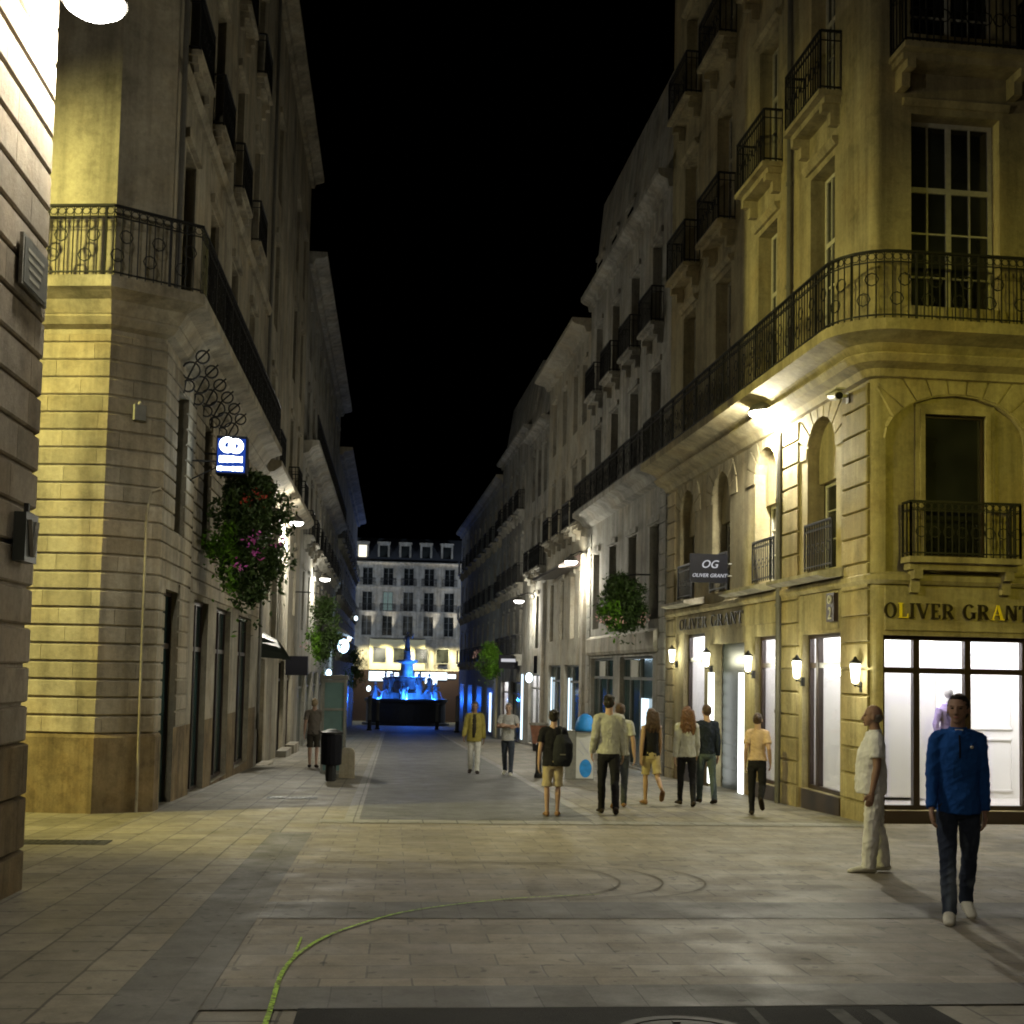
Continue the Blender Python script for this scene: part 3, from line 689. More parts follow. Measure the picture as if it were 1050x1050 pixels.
R4 = row_building('row_house', 'low dim house set between the awning balcony house and the attic house', [(rx(57.4), 57.4), (rx(51.52), 51.52)], 13.0, 'stone_grey', [(2.8, 2.4), (6.4, 2.4), (9.8, 2.2)], [1.3, 3.2, 4.9], 0.95, roof=(1.2, 3.2), bal=(1,))
shop_window(R4, 0.8, 4.6, -1.6, 1.6, 'frame_grey', True, pane='glass', mull=(2.6,), deep=1.0)
R4.trim('pilaster', 5.1, 5.6, rectp(0, 0.12, -1.8, 5.6), 'stone_pale'); R4.finish(roof=(0.4, 3.0), roof_mat='stone_grey', cornice=(0.4, 0.4))
R5 = row_building('row_house', 'grey house with tall steep attic and two tiers of small balconies near the square', [(rx(69), 69), (rx(57.42), 57.42)], 13.8, 'stone_grey', [(2.6, 2.3), (6.2, 2.4), (9.9, 2.3)], [1.5, 4.0, 6.5, 9.0], 0.95, roof=(1.0, 4.0), bal=(0, 1, 2))
shop_window(R5, 1.0, 4.5, -1.9, 1.2, 'frame_dark', True, pane='glass', deep=1.0)
shop_window(R5, 5.5, 9.5, -1.9, 1.2, 'frame_dark', False, pane='pane_teal')
m = MB(); sweep(m, R5.path, 10.1, 10.5, rectp(0.0, 0.05, -1.6, 1.6)); m.build('light_strip', 'cool_glow', R5.root)
R5.finish(roof=(0.5, 3.2), roof_mat='stone_grey', cornice=(0.4, 0.4))
R6 = row_building('row_house', 'last tan house before the square with a cream lit pier', [(rx(99)+0.1, 99), (rx(69.02)+0.1, 69.02)], 13.2, 'render', [(2.4, 2.3), (6.0, 2.3), (9.6, 2.2)], [2+3.4*k for k in range(9)], 1.0, roof=(1.0, 1.2), bal=(0, 1, 2))
for q in (2, 9, 16, 23):
    m = MB(); sweep(m, R6.path, q, q+3.5, rectp(0.0, 0.04, -2.2, 0.7)); m.build('shopfront', 'frame_dark', R6.root)
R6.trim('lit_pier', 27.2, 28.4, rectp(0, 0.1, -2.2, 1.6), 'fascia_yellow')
m = MB(); sweep(m, R6.path, 24.5, 25.6, rectp(0.0, 0.06, -2.0, 0.4)); m.build('light_strip', 'cool_glow', R6.root)
R6.finish(**R6.kw)
m = MB(); sweep(m, R6.path, 26, 28.5, rectp(-4.2, -2.5, 13.0, 16.6)); m.build('chimney', 'render', R6.root)
# ------------------------------------------------------------------ left corner building
L1 = Building('corner_building', 'rusticated corner building whose stone end splits into a yellow lit and a dim face', [(-10.5, 19.63), (-4.45, 18.6), (-3.7, 19.05), (-3.7, 33.0)], 24.0, 'stone', 7.0)
LP = L1.path; LA, LB = LP.L[1], LP.L[2]
def LY(y): return LB+(y-19.05)
for c0, c1 in ((19.6, 20.9), (22.6, 24.3), (25.4, 27.6), (29.0, 31.5)):
    shop_window(L1, LY(c0), LY(c1), -0.75, 2.9, 'frame_dark', False, pane='pane_teal', mull=((LY((c0+c1)/2),) if c1-c0 > 1.5 else ()), trans=0.75)
lw = [20.6, 23.4, 26.4, 29.6]
for i, y in enumerate(lw): L1.window(LY(y), 3.9, 0.95, 2.4, 'casement', 'frame_grey', 'pane', 0.3)
for z0, h, lst in ((7.55, 2.9, lw), (12.0, 2.7, lw), (16.2, 2.5, lw), (20.2, 2.2, lw)):
    for i, y in enumerate(lst):
        L1.window(LY(y), z0, 1.05, h, 'casement', 'frame_grey', 'pane2' if i == 2 else 'pane', 0.3)
        L1.trim('lintel', LY(y)-0.65, LY(y)+0.65, rectp(0, 0.09, z0+h+0.05, z0+h+0.22))
        if z0 > 8: L1.balcony(LY(y), z0-0.02, 1.5, 0.24, 1.0)
L1.courses(0, LY(21.9), 0.62, 6.75, 0.272, 0.028, 0.035, vjoint=0.9)
L1.courses(LY(21.9), LP.len, 3.0, 6.75, 0.272, 0.028, 0.035)
L1.trim('plinth', 0, LY(19.5), [(0, -0.75), (0.07, -0.75), (0.07, 0.55), (0.04, 0.6), (0, 0.6)], 'plinth')
L1.trim('balcony_moulding', 0, LP.len, [(0, 6.8), (0.12, 6.85), (0.2, 6.95), (0.2, 7.0), (0, 7.0)])
L1.long_balcony(0.2, LP.len-1.2, 7.45, 0.62, 1.1)
for k in range(6):
    y = 20.6+k*1.0; q = LY(y); m = MB()
    for (o, z, r) in ((0.14, 6.68, 0.15), (0.34, 6.90, 0.11), (0.10, 6.42, 0.10)):
        c = Vector(LP.P(q, o, z)); m.ring(c, (1, 0, 0), (0, 0, 1), r, 0.028, 14)
    m.tube([LP.P(q, 0.02, 6.30), LP.P(q, 0.05, 6.5), LP.P(q, 0.22, 6.82), LP.P(q, 0.46, 7.02)], 0.016, 6)
    m.build('scroll_bracket', 'iron', L1.root)
for q, z0, z1 in ((LA+0.62, -0.6, 4.0), (LY(19.25), 7.6, 24.0), (LY(32.8), 0, 24.0)):
    m = MB(); m.tube([LP.P(q, 0.1, z0), LP.P(q, 0.07, z1)], 0.045 if z1 > 5 else 0.022, 8)
    if z1 < 5: m.tube([LP.P(q, 0.07, 4.0), LP.P(q+0.05, 0.07, 4.35), LP.P(LB-0.06, 0.07, 4.42)], 0.018, 6)
    m.build('downpipe', 'stone' if z1 < 5 else 'zinc', L1.root)
L1.trim('string_course', LB+0.3, LP.len, [(0, 11.3), (0.08, 11.3), (0.14, 11.45), (0, 11.55)])
L1.finish(cornice=(0.7, 0.6), split_z=0.6)
L2 = row_building('row_house', 'high house with lamp lit fluted stonework and a dark half round awning', [(-3.7, 33.02), (-3.7, 46.5)], 20.9, 'stone', [(3.6, 2.4), (7.5, 2.8), (11.6, 2.6), (15.4, 2.4)], [2.0, 8.4, 11.4], 1.05, bal=(1,), roof=(1.5, 1.2), cornice=(0.5, 0.4))
for q in [3.6+0.62*k for k in range(7)]: R = L2.trim('pilaster', q, q+0.3, [(0, 2.0), (0.1, 2.0), (0.14, 2.2), (0.14, 6.4), (0.1, 6.5), (0, 6.5)], 'stone_pale')
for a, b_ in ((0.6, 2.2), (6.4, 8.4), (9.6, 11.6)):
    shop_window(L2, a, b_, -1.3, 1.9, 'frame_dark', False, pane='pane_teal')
    L2.trim('light_spill_slab', a-0.1, b_+0.1, rectp(0, 0.32, -1.7, -1.02-0.31*0), 'stone_pale')  # pale slabs stand in for shop light spilling at the facade foot
L2.trim('string_course', 0, L2.path.len, [(0, 7.0), (0.3, 7.05), (0.5, 7.2), (0.5, 7.35), (0, 7.4)])
m = MB()
for k in range(10):
    a0, a1 = PI*k/10, PI*(k+1)/10
    for r0, r1 in ((0.0, 0.95),):
        m.quad(L2.path.P(0.6-0.0+0.8-0.8*math.cos(a0), 0.02, 1.95+0.7*math.sin(a0)), L2.path.P(0.6+0.8-0.8*math.cos(a0), 0.75-0.35*math.sin(a0), 1.9+0.55*math.sin(a0)), L2.path.P(0.6+0.8-0.8*math.cos(a1), 0.75-0.35*math.sin(a1), 1.9+0.55*math.sin(a1)), L2.path.P(0.6+0.8-0.8*math.cos(a1), 0.02, 1.95+0.7*math.sin(a1)))
m.build('awning', 'green_dark', L2.root)
L2.finish(**L2.kw)
L3 = row_building('row_house', 'dim house with a sloping wedge awning beyond the fluted stonework house', [(-3.7, 46.52), (-3.7, 75)], 18.0, 'stone_grey', [(3.2, 2.4), (7.0, 2.5), (10.6, 2.4), (14.2, 2.2)], [2.2+3.1*k for k in range(9)], 1.05, bal=(1,), longbal=(2,), roof=(1.0, 1.4), cornice=(0.7, 0.5))
for a in (1.0, 5.5, 10.0, 15, 20): shop_window(L3, a, a+3.6, -1.6, 1.5, 'frame_grey', False, pane='pane_teal', mull=(a+1.8,))
L3.trim('awning', 17, 25, [(0.0, 4.4), (1.3, 3.6), (1.3, 3.5), (0.0, 3.9)], 'slate')
L3.finish(**L3.kw)
L4 = row_building('row_house', 'lower last house beyond the wedge awning, standing at the square', [(-3.7, 75.02), (-3.7, 113)], 15.6, 'stone', [(2.8, 2.3), (6.4, 2.4), (10.0, 2.3)], [2.2+3.4*k for k in range(11)], 1.05, bal=(0, 1, 2), roof=(1.0, 1.4), cornice=(0.8, 0.5))
for q in (2, 9, 16, 23):
    m = MB(); sweep(m, L4.path, q, q+3.5, rectp(0.0, 0.04, -3.0, 0.6)); m.build('shopfront', 'frame_dark', L4.root)
L4.finish(**L4.kw)
# ------------------------------------------------------------------ near left building
N1 = Building('corner_building', 'nearest cream rusticated building beneath the dazzling lamp', [(-3.28, -8), (-3.28, 11.0)]+arc(-3.46, 11.0, 0.18, 0, PI/2, 5)[1:]+[(-12, 11.18)], 15.0, 'stone_near', 8.0, zb=-2)
N1.courses(0, N1.path.len, 0.96, 12.0, 0.345, 0.035, 0.05, vjoint=1.15)
N1.courses(0, N1.path.len, -0.45, 0.96, 0.47, 0.02, 0.075, 'plinth', vjoint=0.9)
for y in (4.5, 0.5):
    N1.window(y+8-0.5, 1.5, 1.4, 3.0, 'casement', 'frame_grey', 'pane', 0.3)
N1.finish(split_z=0.96)
# ------------------------------------------------------------------ end building on the square
E1 = Building('apartment_building', 'pale building closing the street with cream lit fascia and dark dormered roof', [(-24, 150), (30, 150)], 15.2, 'stone_pale', 10.0, zb=-7)
ec = [-16.9+2.57*k for k in range(16)]
ecx = [x+24 for x in [(375+20.9*k-403.3)/1225*150 for k in range(-6, 12)]]
rr = random.Random(3)
for f, (z0, h) in enumerate(((6.0, 2.5), (9.1, 2.4), (12.3, 2.2))):
    for i, c in enumerate(ecx):
        o = E1.window(c, z0, 1.25, h, 'casement', 'frame_grey', 'win_lit' if (f, i) == (1, 7) else 'pane2' if rr.random() < 0.3 else 'pane', 0.3)
        if f > 0: E1.balcony(c, z0-0.02, 1.9, 0.3, 0.9, slab=False)
for z in (5.75, 8.85, 12.0): E1.trim('string_course', 0, 54, rectp(0, 0.12, z, z+0.18))
E1.trim('cream_fascia', 21.0, 27.9, rectp(0, 0.5, 1.75, 5.6), 'fascia_yellow')
for px in (389, 409.5, 431.5, 453):
    x = (px-403.3)/1225*150+24; m = MB(); sweep(m, E1.path, x-0.85, x+0.85, rectp(0.5, 0.54, 2.6, 4.5)); o = m.build('window_frame', 'frame_grey', E1.root)
    m = MB(); sweep(m, E1.path, x-0.75, x+0.75, rectp(0.541, 0.56, 2.7, 4.4)); m.build('pane', 'pane', o)
for px0, px1, zz0, zz1 in ((379, 395, 0.35, 1.5), (397, 402.5, 0.4, 1.5), (404.5, 409, 0.2, 1.4), (417, 423, 0.3, 1.5), (425.5, 430, 0.5, 1.5), (432, 458, 0.6, 1.5), (459, 467, 0.8, 1.3), (436, 440, 0.1, 0.6), (444, 448, 0.0, 0.6)):
    a, b_ = (px0-403.3)/1225*150+24, (px1-403.3)/1225*150+24; m = MB(); sweep(m, E1.path, a, b_, rectp(0.1, 0.2, zz0, zz1)); m.build('lit_shop_sign', 'shop_white', E1.root)
m = MB(); sweep(m, E1.path, 19, 33, rectp(0, 0.08, -6, 1.7)); m.build('shopfront', 'frame_dark', E1.root)
m = MB(); sweep(m, E1.path, 21.0, 27.9, rectp(0.5, 0.95, 5.62, 5.72)); m.build('fascia_gutter', 'zinc', E1.root)
E1.finish(roof=(2.2, 3.2), cornice=(0.5, 0.4))
for px in (369, 390.5, 412.5, 434, 455.5):
    x = (px-403.3)/1225*150+24
    m = MB(); m.box(-0.75, 0.75, -0.3, 1.8, 0, 2.2); m.box(-0.85, 0.85, -0.4, 1.8, 2.2, 2.4); d = m.build('dormer', 'stone_pale', E1.root, loc=E1.path.P(x, -0.8, 15.4))
    p = MB(); p.box(-0.5, 0.5, -0.34, -0.305, 0.4, 1.9); p.build('window', 'win_lit2' if px == 369 else 'pane', d)
# ------------------------------------------------------------------ lamps
def lamp_light(name, kind, loc, power, color, size=0.1, rot=None, cone=160, blend=0.5):
    l = bpy.data.lights.new(name, kind); l.energy = power; l.color = color
    if kind in ('POINT', 'SPOT'): l.shadow_soft_size = size
    if kind == 'SPOT': l.spot_size = math.radians(cone); l.spot_blend = blend
    o = bpy.data.objects.new(name, l); COL.objects.link(o); o.location = loc
    if rot is not None: o.rotation_euler = rot
    return o
def aim(o, target):
    d = Vector(target)-o.location; o.rotation_euler = d.to_track_quat('-Z', 'Y').to_euler()
WHITE = (1.0, 0.95, 0.79)
def wall_lamp(loc, wall_pt, label, power, r=0.24, color=WHITE, cone=168):
    """dome lamp on an arm reaching out of a facade; loc = centre of the lit underside"""
    loc = Vector(loc); t = empty('wall_lamp', loc, 0, label, 'street lamp', 'lamps on brackets along the street')
    m = MB(); m.lathe([(0.0, 0.26), (0.05, 0.26), (0.07, 0.2), (r*0.8, 0.12), (r*1.05, 0.02), (r*1.05, -0.01), (r, -0.01), (r*0.9, 0.03), (0.0, 0.05)], 20); m.build('shade', 'zinc', t, smooth=True)
    m = MB(); m.lathe([(r*0.96, 0.0), (r*0.92, -0.05), (r*0.6, -0.11), (0.01, -0.13)], 20); m.build('diffuser', 'lamp_disc', t, smooth=True)
    w = Vector(wall_pt)-loc; m = MB(); m.tube([(0, 0, 0.22), (w.x*0.5, w.y*0.5, 0.36), (w.x, w.y, 0.30)], 0.025, 8)
    d = w.copy(); d.z = 0; d.normalize(); m.tube([(w.x-d.x*0.02, w.y-d.y*0.02, 0.05), (w.x-d.x*0.02, w.y-d.y*0.02, 0.5)], 0.05, 8); m.build('bracket', 'iron', t)
    lamp_light('lamp_bulb', 'SPOT', loc+Vector((0, 0, -0.1)), power*0.85, color, 0.12, (0, 0, 0), cone, 0.35)
    lamp_light('lamp_bulb', 'POINT', loc+Vector((0, 0, -0.3)), power*(0.2 if loc.y < 30 else 0.3), color, 0.12)
    return t
def Rw(y, off=0.0): return (rx(y)-off, y)
wall_lamp((6.93, 22.0, 6.72), (rx(22.0), 22.0, 6.6), 'white street lamp glaring between two arches of the ochre corner shop', 2500, 0.3)
wall_lamp((rx(41.6)-0.62, 41.9, 5.65), (rx(41.6), 41.9, 5.65), 'white street lamp over the tall lit pilaster next to the bright green flower ball', 1250)
wall_lamp((rx(55)-0.75, 55.0, 5.0), (rx(55), 55, 5), 'small white lamp over the short lit pilaster above the round glowing sign', 1300)
wall_lamp((-3.2, 38.3, 6.3), (-3.7, 38.3, 6.3), 'white lamp over bright fluted stonework behind the pink flower ball', 2300)
wall_lamp((-3.15, 54.0, 5.7), (-3.7, 54.0, 5.7), 'lamp with a narrow bright wall streak above the darker flower ball', 1400)
wall_lamp((-2.84, 10.75, 7.62), (-3.28, 10.75, 7.62), 'dazzling white lamp high on the cream rusticated wall', 1600, 0.28)
# lamps standing outside the picture that light the crossing
t = wall_lamp((8.2, 6.0, 7.2), (9.4, 6.0, 7.2), 'yellow street lamp on the near side of the crossing', 10, color=(1.0, 0.9, 0.14))
SY = lamp_light('lamp_bulb', 'SPOT', (8.2, 6.0, 7.05), 1950, (1.0, 0.88, 0.12), 0.12, None, 66, 0.9); aim(SY, (9.6, 18.5, 3.8))
t = wall_lamp((-12.5, 14.6, 8.55), (-12.5, 11.2, 8.55), 'yellow street lamp hidden round the corner in the side street', 10, color=(1.0, 0.8, 0.16))
SA = lamp_light('lamp_bulb', 'SPOT', (-12.5, 14.6, 8.4), 13000, (1.0, 0.89, 0.27), 0.12, None, 84, 0.6); aim(SA, (-5.6, 18.9, 5.0))
wall_lamp((-2.7, -1.5, 7.0), (-3.28, -1.5, 7.0), 'street lamp on the cream wall behind the viewer', 800, color=(1.0, 0.86, 0.62))
# shop lanterns on the corner building
for k, (q, z, lb) in enumerate(((1.02, 2.17, 'glowing wall lantern at the far end of the ochre shop, by the pavement glow'), (4.05, 2.05, 'glowing wall lantern on the far side of the dark green shop door'), (7.0, 1.94, 'glowing wall lantern on the near side of the dark green shop door'), (9.73, 1.82, 'glowing wall lantern on the pier below the downpipe'), (12.3, 1.76, 'glowing wall lantern nearest the bald man in white'))):
    p = R1.path.P(q, 0.15, z); t = empty('wall_lantern', p, R1.path.rz(q), lb, 'lantern', 'lanterns along the ochre shop'); t.scale = (0.72, 0.75, 0.72)
    m = MB(); m.lathe([(0.03, -0.24), (0.075, -0.2), (0.11, 0.16), (0.10, 0.2)], 12); m.build('glass', 'lantern_glow', t, smooth=True)
    m = MB(); m.lathe([(0.12, 0.2), (0.125, 0.23), (0.05, 0.3), (0.02, 0.36)], 12); m.build('cap', 'iron', t); m = MB(); m.lathe([(0.045, -0.25), (0.012, -0.31)], 8); m.bar((0, 0, -0.27), (0, 0.2, -0.34), 0.03); m.box(-0.05, 0.05, 0.11, 0.19, -0.42, -0.2); m.build('bracket', 'iron', t)
    lamp_light('lantern_bulb', 'POINT', Vector(p)+Vector((-0.16, -0.05, 0)), 30, (1.0, 0.97, 0.66), 0.1)
# ------------------------------------------------------------------ fashion shop writing
def serif(txt, h, dep):
    """hand built high-contrast serif capitals"""
    T, th, sf = 0.17, 0.055, 0.07; m = MB(); x = 0.0
    def poly(pts):
        i = len(m.v); n = len(pts)
        for y in (-dep, 0):
            for a, b in pts: m.v.append((a*h, y, b*h))
        m.face(range(i, i+n)); m.face([i+n+k for k in range(n)][::-1])
        for k in range(n): m.face((i+k, i+n+k, i+n+(k+1) % n, i+(k+1) % n))
    def rect(a, b, c, d): poly([(a, c), (b, c), (b, d), (a, d)])
    def stem(a): rect(a, a+T, 0.06, 0.94); rect(a-sf, a+T+sf, 0, 0.06); rect(a-sf, a+T+sf, 0.94, 1)
    def curve(cx, cz, rx_, rz_, a0, a1, wx=0.17, wz=0.06, n=14):
        for k in range(n):
            u0, u1 = a0+(a1-a0)*k/n, a0+(a1-a0)*(k+1)/n
            poly([(cx+rx_*math.cos(u0), cz+rz_*math.sin(u0)), (cx+rx_*math.cos(u1), cz+rz_*math.sin(u1)), (cx+(rx_-wx)*math.cos(u1), cz+(rz_-wz)*math.sin(u1)), (cx+(rx_-wx)*math.cos(u0), cz+(rz_-wz)*math.sin(u0))])
    def diag(x0, z0, x1, z1, w): poly([(x0, z0), (x0+w, z0), (x1+w, z1), (x1, z1)])
    marks = []
    for ch in txt:
        s0 = len(m.f)
        if ch == 'O': curve(x+0.42, 0.5, 0.42, 0.52, 0, 2*PI, n=22); w = 0.84
        elif ch == 'G': curve(x+0.42, 0.5, 0.42, 0.52, 0.22*PI, 1.9*PI, n=20); rect(x+0.66, x+0.83, 0.05, 0.42); rect(x+0.58, x+0.91, 0.42, 0.48); w = 0.9
        elif ch == 'L': stem(x+0.07); rect(x+0.31, x+0.66, 0, 0.06); poly([(x+0.6, 0.06), (x+0.66, 0.06), (x+0.66, 0.3)]); w = 0.68
        elif ch == 'I': stem(x+0.07); w = 0.31
        elif ch == 'V': diag(x+0.39, 0.0, x+0.06, 0.94, T); diag(x+0.45, 0.0, x+0.74, 0.94, 0.06); rect(x-0.02, x+0.31, 0.94, 1); rect(x+0.66, x+0.90, 0.94, 1); w = 0.88
        elif ch == 'E': stem(x+0.07); rect(x+0.31, x+0.62, 0, 0.06); rect(x+0.31, x+0.6, 0.94, 1); rect(x+0.24, x+0.5, 0.48, 0.54); rect(x+0.56, x+0.62, 0.06, 0.24); rect(x+0.54, x+0.6, 0.77, 0.94); w = 0.66
        elif ch == 'R': stem(x+0.07); curve(x+0.36, 0.73, 0.34, 0.27, -PI/2, PI/2, 0.16, 0.06, 10); rect(x+0.24, x+0.36, 0.46, 0.52); rect(x+0.31, x+0.36, 0.94, 1.0); diag(x+0.62, 0, x+0.36, 0.46, T); w = 0.84
        elif ch == 'A': diag(x+0.04, 0.06, x+0.38, 1.0, 0.06); diag(x+0.62, 0.06, x+0.34, 1.0, T); rect(x+0.2, x+0.64, 0.32, 0.38); rect(x-0.04, x+0.18, 0, 0.06); rect(x+0.54, x+0.86, 0, 0.06); w = 0.84
        elif ch == 'N': rect(x+0.07, x+0.13, 0.06, 1); rect(x+0.7, x+0.76, 0.0, 0.94); diag(x+0.60, 0.0, x+0.08, 1.0, T); rect(x-0.02, x+0.22, 0, 0.06); rect(x+0.6, x+0.84, 0.94, 1); w = 0.84
        elif ch == 'T': stem(x+0.31); rect(x+0.04, x+0.24, 0.94, 1); rect(x+0.55, x+0.74, 0.94, 1); rect(x+0.0, x+0.06, 0.74, 1); rect(x+0.72, x+0.78, 0.74, 1); w = 0.78
        else: w = 0.34
        marks.append((ch, s0, len(m.f), x)); x += w+0.13
    return m, marks, x*h
M['letter_dark'] = plain('dark_bronze_letters', (0.045, 0.035, 0.02), 0.35, 0.5, 0.6)
M['letter_glint'] = plain('glint_letter', (0.92, 0.72, 0.03), 0.3, 0.6, 0.0, var=0.05)  # bright yellow base paints a reflected glint on some letters
m, marks, wid = serif('OLIVER GRANT', 0.235, 0.03)
def letters(m, marks, mat_of, loc, rz, sx=1.0):
    for ch, a, b_, xx in marks:
        if ch == ' ': continue
        k = MB(); used = {}
        for f in m.f[a:b_]:
            for i in f:
                if i not in used: used[i] = len(k.v); k.v.append((m.v[i][0]*sx, m.v[i][1], m.v[i][2]))
            k.face([used[i] for i in f])
        k.build('sign_letter', mat_of(ch), R1.root, loc=loc, rz=rz)
letters(m, marks, lambda c: 'letter_glint' if c in 'LA' else 'letter_dark', R1.path.P(X2S(7.60), 0.038, 2.63), 0.0)
m, marks, wid = serif('OLIVER GRANT', 0.26, 0.02)
letters(m, marks, lambda c: 'letter_dark', R1.path.P(1.3, 0.034, 2.79), R1.path.rz(3), 1.9)
# number plaques beside the hood
m = MB(); sweep(m, R1.path, 10.98, 11.3, rectp(0.02, 0.10, 2.62, 3.1)); pq = m.build('number_plaque', 'frame_dark', R1.root)
tm = text_mesh('2', 0.30, 0.006); tm.materials.append(M['frame']); place('number', tm, R1.root, R1.path.P(11.14, 0.108, 2.75), R1.path.rz(11))
m = MB(); c = Vector(R1.path.P(11.14, 0.11, 2.99)); d = R1.path.dir(11); m.ring(c, (d.x, d.y, 0), (0, 0, 1), 0.06, 0.03, 12); m.build('plaque_ring', 'frame', R1.root)
# projecting flag sign
fs = empty('projecting_sign', R1.path.P(5.4, 0.0, 3.98), 0, 'black projecting shop sign with small white lettering above the shop lanterns', 'shop sign')
M['sign_black'] = plain('black_sign_panel', (0.006, 0.006, 0.010), 0.6, 0.15)
m = MB(); m.box(-0.92, -0.10, -0.05, 0.05, -0.30, 0.32); m.build('panel', 'sign_black', fs)
m = MB()
for z in (0.12, -0.14): m.bar((-0.10, 0, z), (0.06, 0, z), 0.03)
m.box(0.03, 0.06, -0.04, 0.04, -0.3, 0.3); m.build('bracket', 'frame_grey', fs)
M['sign_white'] = emit('white_sign_letters', (0.95, 0.95, 1.0), 0.55)
tm = text_mesh('OG', 0.24, 0.004, 0.3); tm.materials.append(M['sign_white']); place('emblem', tm, fs, (-0.51, -0.056, 0.09))
tm = text_mesh('OLIVER GRANT', 0.11, 0.004, 0.3); tm.materials.append(M['sign_white']); place('lettering', tm, fs, (-0.51, -0.056, -0.15))
# security camera below the balcony
sc_ = empty('security_camera', R1.path.P(11.75, 0.0, 6.32), R1.path.rz(11.7), 'small beige security camera below the wrapped balcony', 'camera')
m = MB(); m.box(-0.05, 0.05, -0.06, -0.0, -0.12, 0.06); m.bar((0, -0.05, 0), (0, -0.22, 0.0), 0.05); m.build('mount', 'frame', sc_)
m = MB(); m.tube([(-0.16, -0.26, 0.03), (0.24, -0.30, -0.05)], 0.075, 10); m.box(-0.18, 0.28, -0.37, -0.2, 0.05, 0.075); m.build('housing', 'frame', sc_)
m = MB(); m.tube([(0.242, -0.30, -0.05), (0.27, -0.302, -0.056)], 0.06, 10); m.build('lens', 'sign_black', sc_)
# ------------------------------------------------------------------ lit optician style sign at left
ls = empty('projecting_sign', (-3.7, 21.6, 5.42), 0, 'glowing white projecting sign with two rings above the pink flower ball', 'shop sign')
m = MB(); m.box(0.47, 1.0, -0.16, 0.16, -0.34, 0.34); m.build('sign_box', 'sign_black', ls)
m = MB(); m.box(0.49, 0.98, -0.166, -0.161, -0.315, 0.29); m.build('halo_face', 'sign_blue', ls)
m = MB(); m.ring((0.665, -0.18, 0.17), (1, 0, 0), (0, 0, 1), 0.095, 0.085, 18); m.ring((0.815, -0.18, 0.155), (1, 0, 0), (0, 0, 1), 0.09, 0.08, 18); m.build('rings', 'sign_glow', ls)
rr = random.Random(5)
for row, (z, h, a, b_) in enumerate(((-0.08, 0.12, 0.53, 0.93), (-0.25, 0.08, 0.50, 0.965))):
    x = a; m = MB()
    while x < b_-0.02:
        w = rr.uniform(0.035, 0.055); hh = h*rr.uniform(0.75, 1.0); m.box(x, min(b_, x+w), -0.185, -0.168, z-hh/2, z+hh/2); x += w+0.006
    m.build('lettering', 'sign_glow', ls)
m = MB(); m.bar((0, 0, -0.1), (0.47, 0, -0.1), 0.03); m.bar((0.0, 0, -0.45), (0.47, 0, -0.2), 0.02); m.box(-0.0, 0.03, -0.04, 0.04, -0.5, 0.1); m.build('bracket', 'iron', ls)
lamp_light('sign_tube', 'POINT', (-2.95, 21.2, 5.4), 5, (0.6, 0.8, 1.0), 0.2)
# wall plaque, wall lamp fixture on near left building
pl = empty('wall_plaque', (-3.215, 10.55, 5.05), PI/2, 'small grey enamel plaque high on the cream rusticated wall', 'plaque')
m = MB(); m.box(-0.32, 0.32, -0.035, 0.0, -0.19, 0.19); m.build('plate', 'frame_grey', pl)
m = MB(); m.box(-0.36, 0.36, -0.03, 0.0, 0.192, 0.22); m.box(-0.36, 0.36, -0.03, 0.0, -0.22, -0.192); m.box(-0.36, -0.322, -0.03, 0, -0.19, 0.19); m.box(0.322, 0.36, -0.03, 0, -0.19, 0.19); m.build('rim', 'stone_grey', pl)
m = MB()
for k in range(4): m.box(-0.24+0.02*k, 0.22-0.04*k, -0.038, -0.0352, 0.10-k*0.075, 0.13-k*0.075)
m.build('worn_lines', 'frame', pl)
vs = empty('wall_bracket', (-3.215, 10.55, 2.72), PI/2, 'small dark box with pale wedge emblem low on the cream wall', 'wall box')
m = MB(); m.box(-0.17, 0.17, -0.10, 0.0, -0.21, 0.21); m.build('box', 'green_dark', vs)
m = MB()
for sx in (-1, 1): m.bar((sx*0.11, -0.108, 0.15), (sx*0.015, -0.108, -0.16), 0.045, 0.012)
m.build('emblem', 'stone_pale', vs)
m = MB(); m.bar((0, -0.05, 0.21), (0, -0.05, 0.3), 0.04); m.build('bracket', 'iron', vs)
ab = empty('alarm_box', LP.P(LA+0.45, 0.05, 5.55), LP.rz(LA+0.4), 'small grey alarm box on the dim stone face near the glowing sign', 'alarm box')
m = MB(); m.box(-0.09, 0.09, -0.09, 0, -0.12, 0.12); m.build('case', 'frame_grey', ab)
m = MB(); m.lathe([(0.03, 0.12), (0.03, 0.16), (0.01, 0.18)], 10, (0, -0.05, 0)); m.build('beacon', 'stone_pale', ab)
# small black box sign on the left row
bs = empty('projecting_sign', (-3.7, 40.6, 1.75), 0, 'unlit black box sign projecting past the half round awning', 'shop sign')
m = MB(); m.box(0.12, 0.85, -0.12, 0.12, -0.32, 0.32); m.build('sign_box', 'sign_black', bs); m = MB(); m.bar((0, 0, 0.2), (0.12, 0, 0.2), 0.03); m.build('bracket', 'iron', bs)
for (x, y, z, lb) in ((rx(60)-1.05, 60, 2.2, 'tiny dark plaque sign with pale line, near the round glowing sign'),):
    s_ = empty('projecting_sign', (x, y, z), 0, lb, 'shop sign')
    m = MB(); m.box(0, 0.95, -0.06, 0.06, -0.35, 0.35); m.build('panel', 'sign_black', s_); m = MB(); m.box(0.1, 0.85, -0.065, -0.061, 0.0, 0.16); m.build('lettering', 'sign_white', s_); m = MB(); m.bar((0.95, 0, 0.2), (1.1, 0, 0.2), 0.04); m.build('bracket', 'iron', s_)
